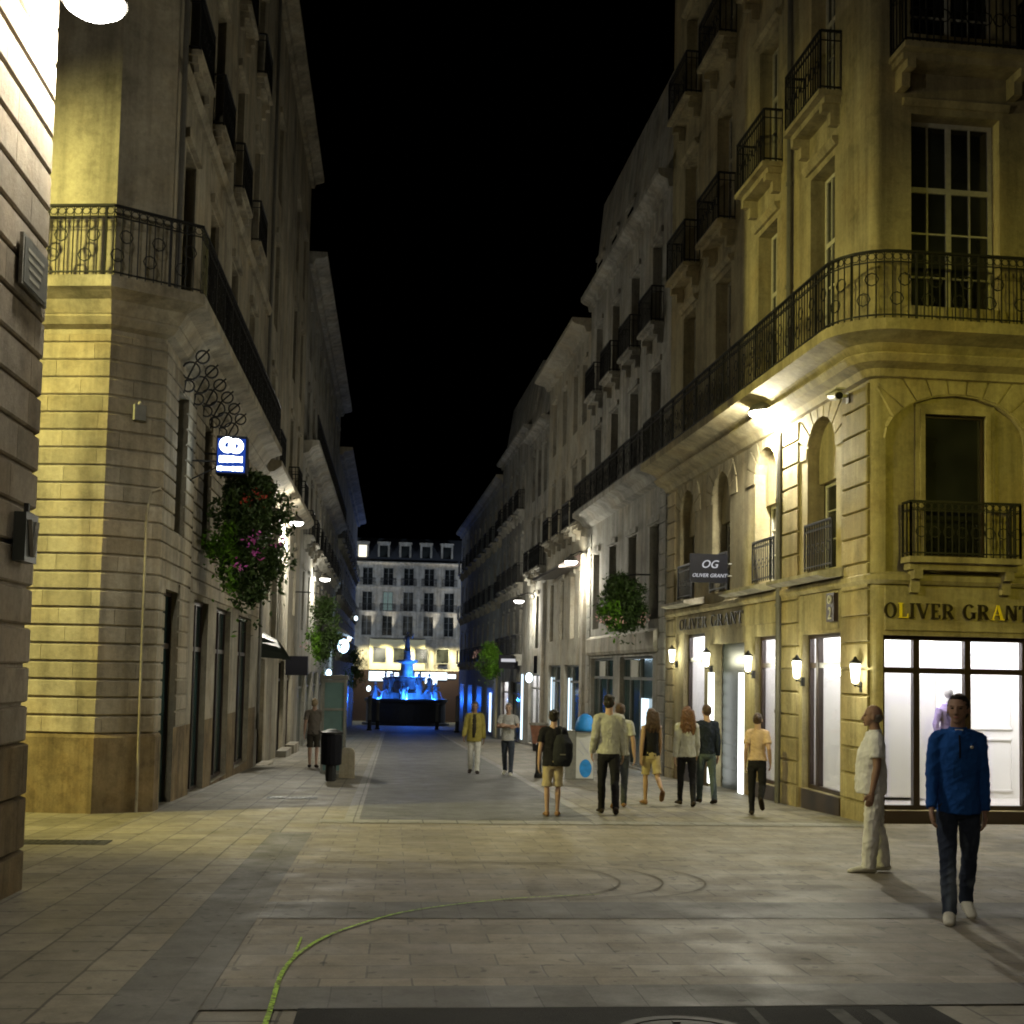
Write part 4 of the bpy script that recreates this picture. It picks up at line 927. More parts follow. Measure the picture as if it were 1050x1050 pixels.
s_ = empty('projecting_sign', (rx(54)-0.35, 54, 1.45), 0, 'round glowing white sign on a black plate beside a tall lit window', 'shop sign')
m = MB(); m.lathe([(0.20, -0.05), (0.20, 0.05)], 20); o = m.build('disc', 'shop_white', s_); o.rotation_euler = (PI/2, 0, 0); o.scale = (0.8, 1.15, 1)
m = MB(); m.box(0.2, 0.7, -0.04, 0.04, 0.2, 1.0); m.build('bracket', 'sign_black', s_)
# ------------------------------------------------------------------ hanging flower balls
def flower_ball(loc, r, h, label, nleaf, mats, blossoms, wall, seed, arm=True):
    rr = random.Random(seed); t = empty('hanging_flowers', loc, 0, label, 'flower basket', 'hanging flower baskets')
    m = MB()
    # leafy mass: lumps with gaps
    lumps = []
    for k in range(44):
        a = rr.uniform(0, 2*PI); z = rr.uniform(-1, 1); q = math.sqrt(max(0, 1-z*z))*rr.uniform(0.1, 0.95)
        lumps.append((Vector((q*math.cos(a)*r*0.8, q*math.sin(a)*r*0.8, z*h*0.42-(0.12*h if z < 0 else 0))), rr.uniform(0.28, 0.46)*r))
    def leaf(mb, c, s, ax):
        n = Vector((rr.gauss(0, 1), rr.gauss(0, 1), rr.gauss(0, 1))).normalized(); u = n.orthogonal().normalized(); u = Matrix.Rotation(rr.uniform(0, 6.28), 3, n) @ u; v = n.cross(u)
        a, b, c2, d = c-u*s, c+v*s*0.5+n*s*0.15, c+u*s, c-v*s*0.5+n*s*0.15; mb.quad(a, b, c2, d)
    for i in range(nleaf):
        c, rad = rr.choice(lumps); d = Vector((rr.gauss(0, 1), rr.gauss(0, 1), rr.gauss(0, 1))).normalized()*rad*rr.uniform(0.55, 1.08)
        p = c+d
        if rr.random() < 0.06: p.z -= rr.uniform(0, 0.35*h)
        if rr.random() < 0.1:   # trailing strands
            k = rr.randrange(14); a = k*0.45*PI/2; u = rr.random(); p = Vector((0.62*r*math.cos(a)*(1+0.25*math.sin(k*3)), 0.62*r*math.sin(a), -0.15*h-u*h*(0.28+0.16*math.sin(k*2.3))))+Vector((rr.gauss(0, 0.03), rr.gauss(0, 0.03), 0))
        m.cur = 1 if (p.x < -0.1*r and p.z < 0 and rr.random() < 0.7) else 0  # low leaves on one side take the second leaf color as painted lamp light
        leaf(m, p, rr.uniform(0.035, 0.075)*(1 if r > 0.6 else 0.8), 0)
    m.build('foliage', mats, t)
    for nm, mat, pts in blossoms:
        b = MB()
        for (bx, by, bz) in pts:
            for k in range(10):
                p = Vector((bx*r, by*r, bz*h*0.5))+Vector((rr.gauss(0, 0.07), rr.gauss(0, 0.05), rr.gauss(0, 0.06)))
                leaf(b, p, rr.uniform(0.035, 0.06), 0)
        b.build(nm, mat, t)
    w = Vector(wall)-Vector(loc); m = MB()
    m.lathe([(0.08*r, -0.22*h), (0.28*r, -0.15*h), (0.34*r, 0.0*h), (0.3*r, 0.0*h)], 14); m.build('basket', 'iron', t)
    m = MB(); m.tube([(0, 0, 0.2*h), (0, 0, 0.56*h), (w.x*0.5, w.y*0.5, 0.6*h), (w.x, w.y, 0.6*h)], 0.025, 6); m.build('bracket', 'iron', t)
    return t
def fr(n, seed, zmin=-0.8, zmax=0.5):
    r_ = random.Random(seed); o = []
    for k in range(n):
        a = r_.uniform(-2.9, -0.2); o.append((0.85*math.cos(a), 0.85*math.sin(a), r_.uniform(zmin, zmax)))
    return o
flower_ball((-2.86, 23.0, 4.35), 0.88, 2.25, 'big trailing ball of leaves with pink and red blossoms beneath the glowing sign', 12000, ['leaf', 'leaf_bright'],
    [('pink_blossom', 'flower_pink', [(0.25, -0.9, -0.35), (0.35, -0.88, -0.55), (0.75, -0.6, -0.32), (0.05, -0.95, -0.72), (0.3, -0.9, -0.25), (0.4, -0.9, -0.5)]), ('red_blossom', 'flower_red', [(0.3, -0.85, 0.42), (0.1, -0.9, 0.36), (0.4, -0.8, 0.38)])], (-3.7, 23.0, 4.35), 1)
flower_ball((6.25, 32.6, 3.7), 0.78, 1.25, 'bright green leafy ball hanging over the shopfront past the ochre shop', 7000, ['leaf', 'leaf_bright'], [('pink_blossom', 'flower_pale', fr(5, 4, -1.0, -0.6))], (rx(32.6), 32.6, 3.75), 2)
flower_ball((-2.6, 45.0, 3.3), 0.85, 2.0, 'darker leafy ball hanging above the black box sign', 5000, ['leaf', 'leaf_bright'], [('orange_blossom', 'flower_pale', [(-0.8, -0.5, -0.8), (0.9, -0.5, -0.8)])], (-3.7, 45.0, 3.3), 3)
flower_ball((rx(62)-1.35, 62.0, 2.35), 0.75, 1.5, 'light green leafy ball with pale pink flowers above the man in mustard jacket', 4000, ['leaf_bright', 'leaf'], [('pale_blossom', 'flower_pale', [(-0.95, -0.4, 0.35), (-1.05, -0.4, 0.1), (-0.85, -0.4, 0.5)])], (rx(62), 62, 2.35), 4)
flower_ball((-2.55, 80.0, 1.9), 0.8, 2.4, 'far leafy ball hanging below the bluish globe', 2600, ['leaf', 'leaf_bright'], [('pale_blossom', 'flower_pale', [(0.6, -0.6, 0.9), (0.9, -0.5, 0.7)])], (-3.7, 80, 1.9), 6)
# bluish lit globe and little lit bulbs by the far left wall
g = empty('lit_globe', (-3.0, 72.0, 3.05), 0, 'bluish white glowing globe above the glass kiosk', 'globe lamp')
m = MB(); m.ell((0, 0, 0), (0.33, 0.33, 0.42), 16, 12); m.build('globe', 'orb_blue', g, smooth=True); m = MB(); m.tube([(0, 0, 0.4), (-0.3, 0, 0.6), (-0.7, 0, 0.6)], 0.03, 6); m.build('bracket', 'iron', g)
lamp_light('globe_bulb', 'POINT', (-2.6, 71.3, 3.0), 120, (0.6, 0.8, 1.0), 0.3)
for px, py, Y, lb, mt in ((378, 706, 84, 'tiny white lit bulb topping the pale post nearest the kiosk', 'shop_white'), (365, 634, 100, 'tiny white lit bulb highest on the last house front', 'shop_white'), (358, 655, 90, 'small warm lit bulb on the house front above the globe', 'warm_glow'), (307, 688, 52, 'small white lit bulb in the doorway beyond the black box sign', 'shop_white'), (337, 690, 66, 'small bluish lit bulb beside the top of the glass kiosk', 'orb_blue')):
    p = atY(px, py, Y); t_ = empty('lit_bulb', p, 0, lb, 'bulb'); m = MB(); m.ell((0, 0, 0), (0.15, 0.12, 0.2), 10, 8); m.build('bulb', mt, t_, smooth=True)
    m = MB(); wx = -3.7-p.x if px != 378 else 0
    m.bar((0, 0, 0.2), (wx, 0, 0.3) if px != 378 else (0, 0, 0.26), 0.03); m.build('bracket', 'iron', t_)
# ------------------------------------------------------------------ street furniture
lb_ = empty('litter_bin', (-1.33, 27.2, gz(27.2)), 0, 'black litter bin on a short post in front of the glass kiosk', 'litter bin')
m = MB(); m.lathe([(0.19, 0.36), (0.23, 0.38), (0.24, 1.0), (0.22, 1.04)], 16); m.build('barrel', 'sign_black', lb_, smooth=False); m = MB(); m.lathe([(0.26, 1.05), (0.26, 1.09), (0.1, 1.15)], 16); m.build('lid', 'iron', lb_); m = MB(); m.lathe([(0.09, 0.0), (0.12, 0.02), (0.12, 0.36)], 10); m.build('post', 'iron', lb_)
sb = empty('stone_bollard', (-1.02, 28.6, gz(28.6)), 0, 'squat beige stone block beside the black litter bin', 'stone block')
m = MB(); m.tube([(0, 0, -0.1), (0, 0, 0.6), (0, 0, 0.66)], [0.26, 0.24, 0.2], 4, side=(1, 1, 0)); m.build('block', 'stone', sb)
m = MB(); m.tube([(0, 0, 0.66), (0, 0, 0.70)], [0.19, 0.12], 4, side=(1, 1, 0)); m.build('cap', 'stone', sb)
kx, ky = -1.55, 30.6; kz = gz(ky)
kk = empty('glass_kiosk', (kx+0.1, ky, kz), 0, 'slim teal glass telephone kiosk behind the black litter bin', 'kiosk')
m = MB()
for x in (-0.27, 0.27):
    for y in (-0.27, 0.27): m.box(x-0.03, x+0.03, y-0.03, y+0.03, 0, 2.35)
for z in (0.05, 0.85, 1.6, 2.3):
    for y in (-0.27, 0.27): m.box(-0.24, 0.24, y-0.025, y+0.025, z-0.03, z+0.03)
    for x in (-0.27, 0.27): m.box(x-0.025, x+0.025, -0.24, 0.24, z-0.03, z+0.03)
m.build('frame', 'frame_grey', kk)
M['kiosk_glass'] = plain('teal_kiosk_glass', (0.13, 0.22, 0.22), 0.15, 0.6, var=0.3, sc=2)
m = MB(); m.box(-0.24, 0.24, -0.265, -0.25, 0.08, 2.27); m.box(-0.265, -0.25, -0.24, 0.24, 0.08, 2.27); m.box(0.25, 0.265, -0.24, 0.24, 0.08, 2.27); m.build('panes', 'kiosk_glass', kk)
m = MB(); m.box(-0.33, 0.33, -0.33, 0.33, 2.35, 2.45); m.build('roof', 'zinc', kk)
M['poster_white'] = plain('poster_paper', (0.55, 0.55, 0.53), 0.5, var=0.1); M['poster_blue'] = plain('poster_blue', (0.03, 0.27, 0.72), 0.5, var=0.3, sc=7); M['poster_deep'] = plain('poster_deep_blue', (0.02, 0.10, 0.45), 0.5, var=0.3)
pk = empty('poster_stand', (4.66, 28.9, gz(28.9)), -0.12, 'white poster stand with big blue round shapes behind the man in grey', 'poster stand')
m = MB(); m.box(-0.45, 0.24, -0.16, 0.16, 0.0, 1.18); m.build('case', 'frame_grey', pk); m = MB(); m.box(-0.19, 0.23, -0.168, -0.162, 0.04, 1.16); m.build('poster', 'poster_white', pk)
m = MB()
m.tube([(0.02, -0.1, 1.18), (0.02, -0.1, 1.24), (0.02, -0.1, 1.42), (0.02, -0.1, 1.55), (0.02, -0.1, 1.6)], [0.24, 0.25, 0.22, 0.13, 0.03], 14); m.build('dome', 'poster_blue', pk, smooth=True)
m = MB()
def disc(m, cx, cz, rx_, rz_, y, n=18, a0=0, a1=2*PI):
    i = len(m.v); m.v.append((cx, y, cz))
    for k in range(n+1): m.v.append((cx+rx_*math.cos(a0+(a1-a0)*k/n), y, cz+rz_*math.sin(a0+(a1-a0)*k/n)))
    for k in range(n): m.face((i, i+1+k, i+2+k))
disc(m, 0.04, 0.28, 0.15, 0.22, -0.1705); m.build('round_shape', 'poster_blue', pk)
m = MB(); m.bar((-0.12, -0.171, 0.95), (0.12, -0.171, 0.62), 0.02, 0.003); m.bar((-0.15, -0.171, 0.75), (0.0, -0.171, 0.6), 0.02, 0.003); m.build('drawn_lines', 'poster_deep', pk)
pb = empty('planter', (rx(49)-0.6, 49, gz(49)), 0, 'round terracotta planter with pale rim beyond the boy', 'planter')
M['terracotta'] = plain('terracotta', (0.33, 0.15, 0.09), 0.7, var=0.4)
m = MB(); m.lathe([(0.24, 0.0), (0.26, 0.3)], 16); m.build('base', 'iron', pb); m = MB(); m.lathe([(0.26, 0.3), (0.36, 1.05)], 16); m.build('pot', 'terracotta', pb); m = MB(); m.lathe([(0.40, 1.05), (0.41, 1.14), (0.3, 1.14), (0.28, 1.06)], 18); m.build('rim', 'stone_pale', pb)
def bollard(x, y, h, label, r=0.07, nm='bollard', mat='iron', top='iron', group=None):
    t = empty(nm, (x, y, gz(y)), 0, label, 'bollard' if h < 1.5 else 'post', group)
    m = MB(); m.lathe([(r*1.5, 0), (r*1.5, 0.08), (r*1.1, 0.14), (r*1.1, h*0.3)], 12); m.build('base', 'iron', t); m = MB(); m.lathe([(r, h*0.3), (r, h*0.94), (r*1.2, h*0.95), (r*0.7, h)], 12); m.build('shaft', mat, t); return t
bollard(3.62, 29.4, 0.85, 'dark iron bollard at the kerb beside the boy with the backpack')
for x, y, h, lb in ((-1.62, 88, 2.5, 'pale metal post with a dark foot under a tiny white bulb'), (-1.1, 93, 2.2, 'thinner metal post just right of the pale post'), (3.55, 95, 2.1, 'shortest grey post close before the dark fountain basin'), (4.6, 85, 2.6, 'pale post at the end of the roadway near the mustard jacket man')): bollard(x, y, h, lb, 0.13, 'metal_post', 'zinc', group='posts closing the roadway')
# ------------------------------------------------------------------ fountain on the square
FY = 119.0; fx = 1.35; fz = gz(FY)
fo = empty('fountain', (fx, FY, fz), 0, 'blue lit tiered fountain with statues over a dark round basin', 'fountain')
m = MB(); m.lathe([(4.3, -0.3), (4.3, 0.25), (3.9, 0.3), (3.9, 2.2), (4.1, 2.35), (4.1, 2.6), (3.8, 2.65), (3.7, 2.4), (0.1, 2.4)], 36); m.build('basin', 'slate', fo)
m = MB(); m.lathe([(2.6, 2.4), (2.5, 3.2), (1.7, 3.5), (1.5, 4.3), (1.9, 4.6), (1.9, 4.75), (0.7, 4.8), (0.6, 6.0), (1.1, 6.25), (1.1, 6.4), (0.4, 6.45), (0.35, 7.2), (0.55, 7.3)], 24); m.build('pedestal', 'stone_pale', fo)
def statue(m, c, s, a, arm=1):
    c = Vector(c); d = Vector((math.cos(a), math.sin(a), 0)); sd = Vector((-d.y, d.x, 0))
    m.tube([c, c+Vector((0, 0, 0.45*s)), c+Vector((0, 0, 0.95*s)), c+Vector((0, 0, 1.4*s)), c+Vector((0, 0, 1.5*s))], [0.3*s, 0.26*s, 0.18*s, 0.24*s, 0.08*s], 10)
    m.ell(c+Vector((0, 0, 1.68*s)), (0.12*s, 0.12*s, 0.16*s)); m.tube([c+sd*0.2*s+Vector((0, 0, 1.38*s)), c+sd*0.45*s+Vector((0, 0, 1.2*s)), c+sd*0.55*s+d*0.2*s+Vector((0, 0, (1.2+0.4*arm)*s))], [0.08*s, 0.07*s, 0.05*s], 8)
    m.tube([c-sd*0.2*s+Vector((0, 0, 1.38*s)), c-sd*0.36*s+Vector((0, 0, 1.0*s)), c-sd*0.2*s+d*0.25*s+Vector((0, 0, 0.8*s))], [0.08*s, 0.07*s, 0.05*s], 8)
m = MB(); statue(m, (0, 0, 7.3), 1.05, -PI/2, 1.3); m.build('statue', 'stone_pale', fo, smooth=True)
for k in range(10):
    a = 2*PI*k/10+0.2; rr_ = 3.1 if k % 2 else 2.3; m = MB(); statue(m, (rr_*math.cos(a), rr_*math.sin(a), 2.4 if k % 2 else 3.0), 1.0 if k % 2 else 1.15, a, 0.4+0.3*(k % 3)); m.build('statue', 'stone_pale', fo, smooth=True)
M['water'] = plain('spray_water', (0.5, 0.55, 0.6), 0.2, 0.5)
for k in range(8):
    a = 2*PI*k/8; m = MB(); m.tube([(3.6*math.cos(a), 3.6*math.sin(a), 2.4), (3.3*math.cos(a), 3.3*math.sin(a), 3.3), (2.8*math.cos(a), 2.8*math.sin(a), 3.5), (2.3*math.cos(a), 2.3*math.sin(a), 3.0)], [0.04, 0.06, 0.08, 0.1], 6); m.build('water_jet', 'water', fo)
BLUE = (0.02, 0.16, 1.0)
for (dx, dy, dz, pw) in ((-2.7, -2.7, 2.62, 800), (2.7, -2.7, 2.62, 800), (0, -3.75, 2.62, 1100), (0.7, -1.5, 5.1, 500), (-3.6, -1.0, 2.62, 30), (3.6, -1.0, 2.62, 30), (0.8, -1.0, 6.6, 60)): lamp_light('fountain_light', 'POINT', (fx+dx, FY+dy, fz+dz), pw, BLUE, 0.15)
# facade uplights and fascia light on the end building
for px in (378, 400, 421.5, 443, 464):
    x = (px-403.3)/1225*150; l = lamp_light('uplight', 'SPOT', (x, 149.45, 5.9), 1000 if px != 421.5 else 100, (1.0, 0.93, 0.8), 0.1, None, 46, 1.0); aim(l, (x, 149.8, 12))
for px in (375, 395, 415, 435, 455, 466):
    x = (px-403.3)/1225*150; fl_ = lamp_light('fascia_light', 'SPOT', (x, 147.4, 5.3), 2200, (1.0, 0.9, 0.5), 0.3, None, 80, 0.8); aim(fl_, (x, 149.5, 2.6))
lamp_light('square_light', 'POINT', (-14, 136, 9), 4200, (0.7, 0.82, 1.0), 0.5); lamp_light('square_light', 'POINT', (18, 136, 9), 4200, (0.7, 0.82, 1.0), 0.5)
# ------------------------------------------------------------------ people
def blob(mb, name, mat, parent, voxel=0.012, it=4, wr=0.0, seed=0):
    me = mb.mesh(name+'_raw', mat); o = bpy.data.objects.new(name, me); COL.objects.link(o)
    r = o.modifiers.new('r', 'REMESH'); r.mode = 'VOXEL'; r.voxel_size = voxel; r.use_smooth_shade = True
    s = o.modifiers.new('s', 'SMOOTH'); s.factor = 0.5; s.iterations = it
    bpy.context.view_layer.update()
    dg = bpy.context.evaluated_depsgraph_get(); nm = bpy.data.meshes.new_from_object(o.evaluated_get(dg)); nm.name = name
    o.modifiers.clear(); o.data = nm; bpy.data.meshes.remove(me)
    nm.materials.clear(); nm.materials.append(M[mat])
    nm.polygons.foreach_set('use_smooth', [True]*len(nm.polygons))
    if wr:
        ns = [v.normal.copy() for v in nm.vertices]
        for v, n in zip(nm.vertices, ns):
            c = v.co; a = noise.noise(Vector((c.x*9+seed, c.y*9, c.z*5))); k = (1-abs(noise.noise(Vector((c.x*9+c.z*5, c.y*9+seed, c.z*13+c.x*6)))))**4; k2 = (1-abs(noise.noise(Vector((c.x*17-c.z*4, c.y*17+seed, c.z*9)))))**5
            v.co = c+n*(wr*(a*0.8+k*0.9+k2*0.6-0.55))
    o.parent = parent; return o
def V(x, y, z): return Vector((x, y, z))
def person(label, x, y, H, face, sex='m', skin='skin', build=1.0, belly=0.0, legs=((8, 4), (-14, 12)), arms=None, head=(0, 0), top=None, bottom=None, shoes='frame', hair=None, lean=0.0, group=None, detail=False, hipw=1.0):
    root = empty('person', (x, y, gz(y)), -math.radians(face), label, 'person', group)
    f = sex == 'f'; h = H
    sw = (0.094 if not f else 0.083)*h*build**0.5; hw = 0.049*h
    zs, zh = 0.808*h, 0.515*h
    L = {}
    lt, ls_ = 0.245*h, 0.235*h
    for sd, (a, k) in zip((-1, 1), legs):
        a, k = math.radians(a), math.radians(k)
        hp = V(sd*hw*0.95, 0, zh); kn = hp+V(sd*0.006*h, lt*math.sin(a), -lt*math.cos(a)); an = kn+V(-sd*0.004*h, ls_*math.sin(a-k), -ls_*math.cos(a-k))
        pitch = max(0.0, (k-a)*0.8-0.12) if k-a > 0.15 else 0.0
        toe = an+V(sd*0.014*h, 0.105*h*math.cos(pitch), -0.03*h-0.105*h*math.sin(pitch)); heel = an+V(0, -0.028*h*math.cos(pitch), -0.03*h+0.028*h*math.sin(pitch)*0.6)
        L[sd] = [hp, kn, an, toe, heel, pitch]
    low = min(min(l[3].z, l[4].z) for l in L.values())-0.012*h
    up = V(0, 0, -low)
    for l in L.values():
        for i in range(5): l[i] = l[i]+up
    lean_r = math.radians(lean)
    def T(p): # torso lean about hips
        q = Vector(p); dz = q.z-zh
        if dz > 0: q = V(q.x, q.y+dz*math.sin(lean_r), zh+dz*math.cos(lean_r))
        return q+up
    # arms
    A = {}
    arms = arms or ((-12, 6, 12), (14, 6, 18))
    for sd, ar in zip((-1, 1), arms):
        sh = T(V(sd*sw, 0, zs-0.01*h))
        if len(ar) == 2: el, wr = T(V(*ar[0])*h), T(V(*ar[1])*h)
        else:
            a, o, e = [math.radians(v) for v in ar]
            el = sh+V(sd*math.sin(o), math.sin(a)*math.cos(o), -math.cos(a)*math.cos(o))*0.172*h
            wr = el+V(sd*math.sin(o*0.4), math.sin(a+e), -math.cos(a+e)*math.cos(o*0.4)).normalized()*0.150*h
        A[sd] = (sh, el, wr)
    hc = T(V(0, 0.012*h, 0.932*h)); nb = T(V(0, -0.008*h, 0.835*h))
    HR = Matrix.Rotation(-math.radians(head[0]), 3, 'Z') @ Matrix.Rotation(math.radians(head[1]), 3, 'X')
    def Hp(a, b, c): return hc+HR@(V(a, b, c)*h)
    # ---- body: one continuous surface
    m = MB(); q = 0.9
    wst = 0.066 if f else 0.074; hp_ = 0.083 if f else 0.078; ch = 0.076 if f else 0.088
    m.tube([T(V(0, -0.004*h, 0.455*h)), T(V(0, -0.006*h, 0.51*h)), T(V(0, 0, 0.60*h)), T(V(0, 0.004*h, 0.70*h)), T(V(0, 0, 0.77*h)), T(V(0, -0.004*h, 0.815*h)), T(V(0, -0.008*h, 0.845*h))],
           [(0.045*h, 0.036*h), (hp_*h*0.78, 0.044*h), (wst*h*0.84, 0.040*h+belly*0.02), (ch*h*0.86, 0.050*h), (ch*h*0.9, 0.048*h), (0.062*h, 0.037*h), (0.034*h, 0.032*h)], 14, side=(1, 0, 0))
    m.tube([nb-V(0, 0, 0.02*h), nb.lerp(hc, 0.45), Hp(0, -0.006, -0.03)], [0.036*h, 0.031*h, 0.032*h], 12)
    m.ell(hc+HR@V(0, -0.006*h, 0.012*h), (0.0435*h, 0.054*h, 0.056*h), 18, 14, HR)
    m.tube([Hp(0, 0.008, 0.0), Hp(0, 0.016, -0.03), Hp(0, 0.024, -0.058)], [(0.040*h, 0.040*h), (0.036*h, 0.034*h), (0.019*h, 0.018*h)], 14, side=HR@V(1, 0, 0))
    m.tube([Hp(0, 0.046, 0.008), Hp(0, 0.056, -0.012), Hp(0, 0.062, -0.020), Hp(0, 0.048, -0.026)], [0.006*h, 0.0075*h, 0.0105*h, 0.007*h], 8, side=HR@V(1, 0, 0))
    m.ell(Hp(0, 0.040, 0.012), (0.034*h, 0.010*h, 0.007*h), 12, 8, HR)
    m.ell(Hp(0, 0.042, -0.042), (0.014*h, 0.008*h, 0.006*h), 10, 6, HR)
    m.ell(Hp(0, 0.038, -0.056), (0.014*h, 0.010*h, 0.009*h), 10, 6, HR)
    for sd in (-1, 1): m.ell(Hp(sd*0.0445, -0.006, -0.006), (0.0055*h, 0.012*h, 0.019*h), 8, 8, HR)
    for sd in (-1, 1):
        hp, kn, an, toe, heel, pi_ = L[sd]; b = build**0.4
        m.tube([hp+V(0, 0, 0.03*h), hp.lerp(kn, 0.25), hp.lerp(kn, 0.7), kn, kn.lerp(an, 0.3)+V(0, -0.006*h, 0), kn.lerp(an, 0.75), an], [0.034*h*b, 0.038*h*b, 0.030*h*b, 0.0255*h*b, 0.027*h*b, 0.020*h, 0.018*h], 10)
        m.tube([heel+V(0, 0, 0.006*h), an+V(0, 0, -0.008*h), an.lerp(toe, 0.55)+V(0, 0, -0.004*h), toe], [0.018*h, 0.021*h, 0.019*h, 0.012*h], 10)
        sh, el, wr = A[sd]
        m.tube([T(V(sd*sw*0.45, 0, zs+0.0*h)), sh, sh.lerp(el, 0.4), el, el.lerp(wr, 0.3), wr], [0.03*h, 0.030*h*b, 0.026*h*b, 0.021*h*b, 0.021*h*b, 0.0145*h], 10)
        d = (wr-el).normalized(); med = V(-sd, 0, 0); med = (med-d*med.dot(d)).normalized(); fw = d.cross(med)*sd; fw = fw if fw.y > -0.9 else -fw
        if fw.y < 0: fw = -fw
        pe = wr+d*0.052*h+med*0.004*h
        m.tube([wr-d*0.01*h, wr+d*0.02*h, pe], [(0.014*h, 0.011*h), (0.022*h, 0.010*h), (0.023*h, 0.0085*h)], 10, side=fw)
        for i, (off, ln) in enumerate(((0.0175, 0.040), (0.006, 0.046), (-0.006, 0.043), (-0.0175, 0.034))):
            p0 = pe+fw*off*h-d*0.008*h; p1 = p0+d*ln*0.45*h+med*0.004*h; p2 = p1+(d*0.8+med*0.45).normalized()*ln*0.35*h; p3 = p2+(d*0.5+med*0.8).normalized()*ln*0.3*h
            m.tube([p0, p1, p2, p3], [0.0058*h, 0.0056*h, 0.0052*h, 0.0045*h], 8)
        p0 = wr+d*0.018*h+fw*0.015*h; p1 = p0+(d*0.7+fw*0.7).normalized()*0.022*h; p2 = p1+(d*0.9+fw*0.15+med*0.25).normalized()*0.022*h; p3 = p2+(d+med*0.3).normalized()*0.012*h
        m.tube([p0, p1, p2, p3], [0.009*h, 0.0075*h, 0.0065*h, 0.005*h], 8)
    blob(m, 'body', skin, root, 0.0072, 2)
    # ---- face pieces
    for sd in (-1, 1):
        m = MB(); m.ell(Hp(sd*0.0175, 0.0445, 0.0), (0.0075*h, 0.004*h, 0.0042*h), 10, 8, HR); m.ell(Hp(sd*0.0175, 0.041, 0.0105), (0.012*h, 0.006*h, 0.0026*h), 10, 6, HR); m.build('eye', 'eye', root, smooth=True)
    m = MB(); m.ell(Hp(0, 0.0485, -0.0405), (0.013*h, 0.004*h, 0.0035*h), 10, 6, HR); m.build('mouth', 'lips', root, smooth=True)
    # ---- shirt
    if top:
        m = MB(); g = top.get('g', 0.010*h); hem = top.get('hem', 0.50)*h; k = top.get('k', 1.0); by = belly
        rows = [(hem, hp_*1.16*k, 0.069+by*0.6), (0.56*h, (hp_+wst)/2*1.10*k, 0.062+by*0.9), (0.62*h, wst*1.10*k, 0.056+by), (0.70*h, ch*1.02*k, 0.062+by*0.5), (0.765*h, ch*1.04*k, 0.060+by*0.1), (0.805*h, ch*0.86*k, 0.048), (0.836*h, 0.044, 0.038)]
        if top.get('tank'): rows = rows[:-2]+[(0.79*h, ch*0.92, 0.05)]
        rows = [r for i, r in enumerate(rows) if i == 0 or r[0] > hem]
        m.tube([T(V(0, (0.004+(by*0.55 if z < 0.72*h else 0))*h, z)) for z, _, _ in rows], [(a*h+g*0.5, b*h+g*0.4) for _, a, b in rows], 18, side=(1, 0, 0))
        if top.get('tank'):
            for sd in (-1, 1): m.tube([T(V(sd*0.045*h, 0.02*h, 0.77*h)), T(V(sd*0.045*h, -0.0*h, 0.832*h)), T(V(sd*0.045*h, -0.035*h, 0.77*h))], 0.012*h, 8)
        else:
            sl = top.get('sleeve', 'short')
            for sd in (-1, 1):
                sh, el, wr = A[sd]; r0 = 0.0325*h*build**0.4+g*0.55
                m.tube([T(V(sd*sw*0.3, -0.004*h, zs+0.004*h)), T(V(sd*sw*0.62, -0.002*h, zs-0.002*h)), sh+(el-sh)*0.02], [0.034*h, 0.034*h+g*0.2, r0*0.97], 12)
                m.ell(sh+V(0, 0, -0.004*h), r0*1.0, 14, 10)
                if sl == 'short': m.tube([sh, sh.lerp(el, 0.35), sh.lerp(el, 0.66)], [r0, r0*0.98, r0*1.0], 12)
                else: m.tube([sh, sh.lerp(el, 0.5), el, el.lerp(wr, 0.4), el.lerp(wr, 0.97)], [r0, r0*0.92, r0*0.82, r0*0.76, r0*0.64], 12)
        sh_o = blob(m, top.get('name', 'shirt'), top['mat'], root, 0.009, 3, top.get('wr', 0.007)*0.95, sum(map(ord, label)) % 50)
        if top.get('collar'):
            m = MB(); c0 = T(V(0, -0.006*h, 0.838*h)); m.tube([c0+V(0, 0, -0.012*h), c0+V(0, 0.002*h, 0.014*h)], [(0.046*h, 0.040*h), (0.038*h, 0.036*h)], 14, side=(1, 0, 0))
            for sd in (-1, 1): m.tri(c0+V(sd*0.006*h, 0.036*h, 0.006*h), c0+V(sd*0.045*h, 0.02*h, -0.002*h), c0+V(sd*0.030*h, 0.050*h, -0.030*h))
            m.build('collar', top.get('collar_mat', top['mat']), sh_o, smooth=False)
        if top.get('zip'):
            yb = 0.062*h+g*0.5; m = MB(); m.tube([T(V(0, yb-0.012*h, 0.815*h)), T(V(0, yb+0.004*h, 0.77*h)), T(V(0, yb+0.006*h, 0.715*h))], 0.004*h, 6); m.build('zip', 'sign_black', sh_o)
            m = MB(); m.tri(T(V(-0.018*h, 0.038*h, 0.842*h)), T(V(0.018*h, 0.038*h, 0.842*h)), T(V(0.0, 0.055*h, 0.795*h))); m.build('undershirt', 'frame', sh_o)
            m = MB(); c0 = T(V(-0.05*h, yb+0.002*h, 0.765*h)); m.ell(c0, (0.008*h, 0.004*h, 0.007*h), 8, 6); m.build('chest_emblem', 'frame', sh_o)
        if top.get('open'):   # jacket open over an inner shirt
            m = MB(); m.tube([T(V(0, 0.050*h, 0.50*h)), T(V(0, 0.052*h, 0.64*h)), T(V(0, 0.056*h, 0.74*h)), T(V(0, 0.045*h, 0.825*h))], [(0.035*h, 0.030*h), (0.032*h, 0.028*h), (0.034*h, 0.026*h), (0.024*h, 0.018*h)], 10, side=(1, 0, 0)); m.build('inner_shirt', top['open'], sh_o, smooth=True)
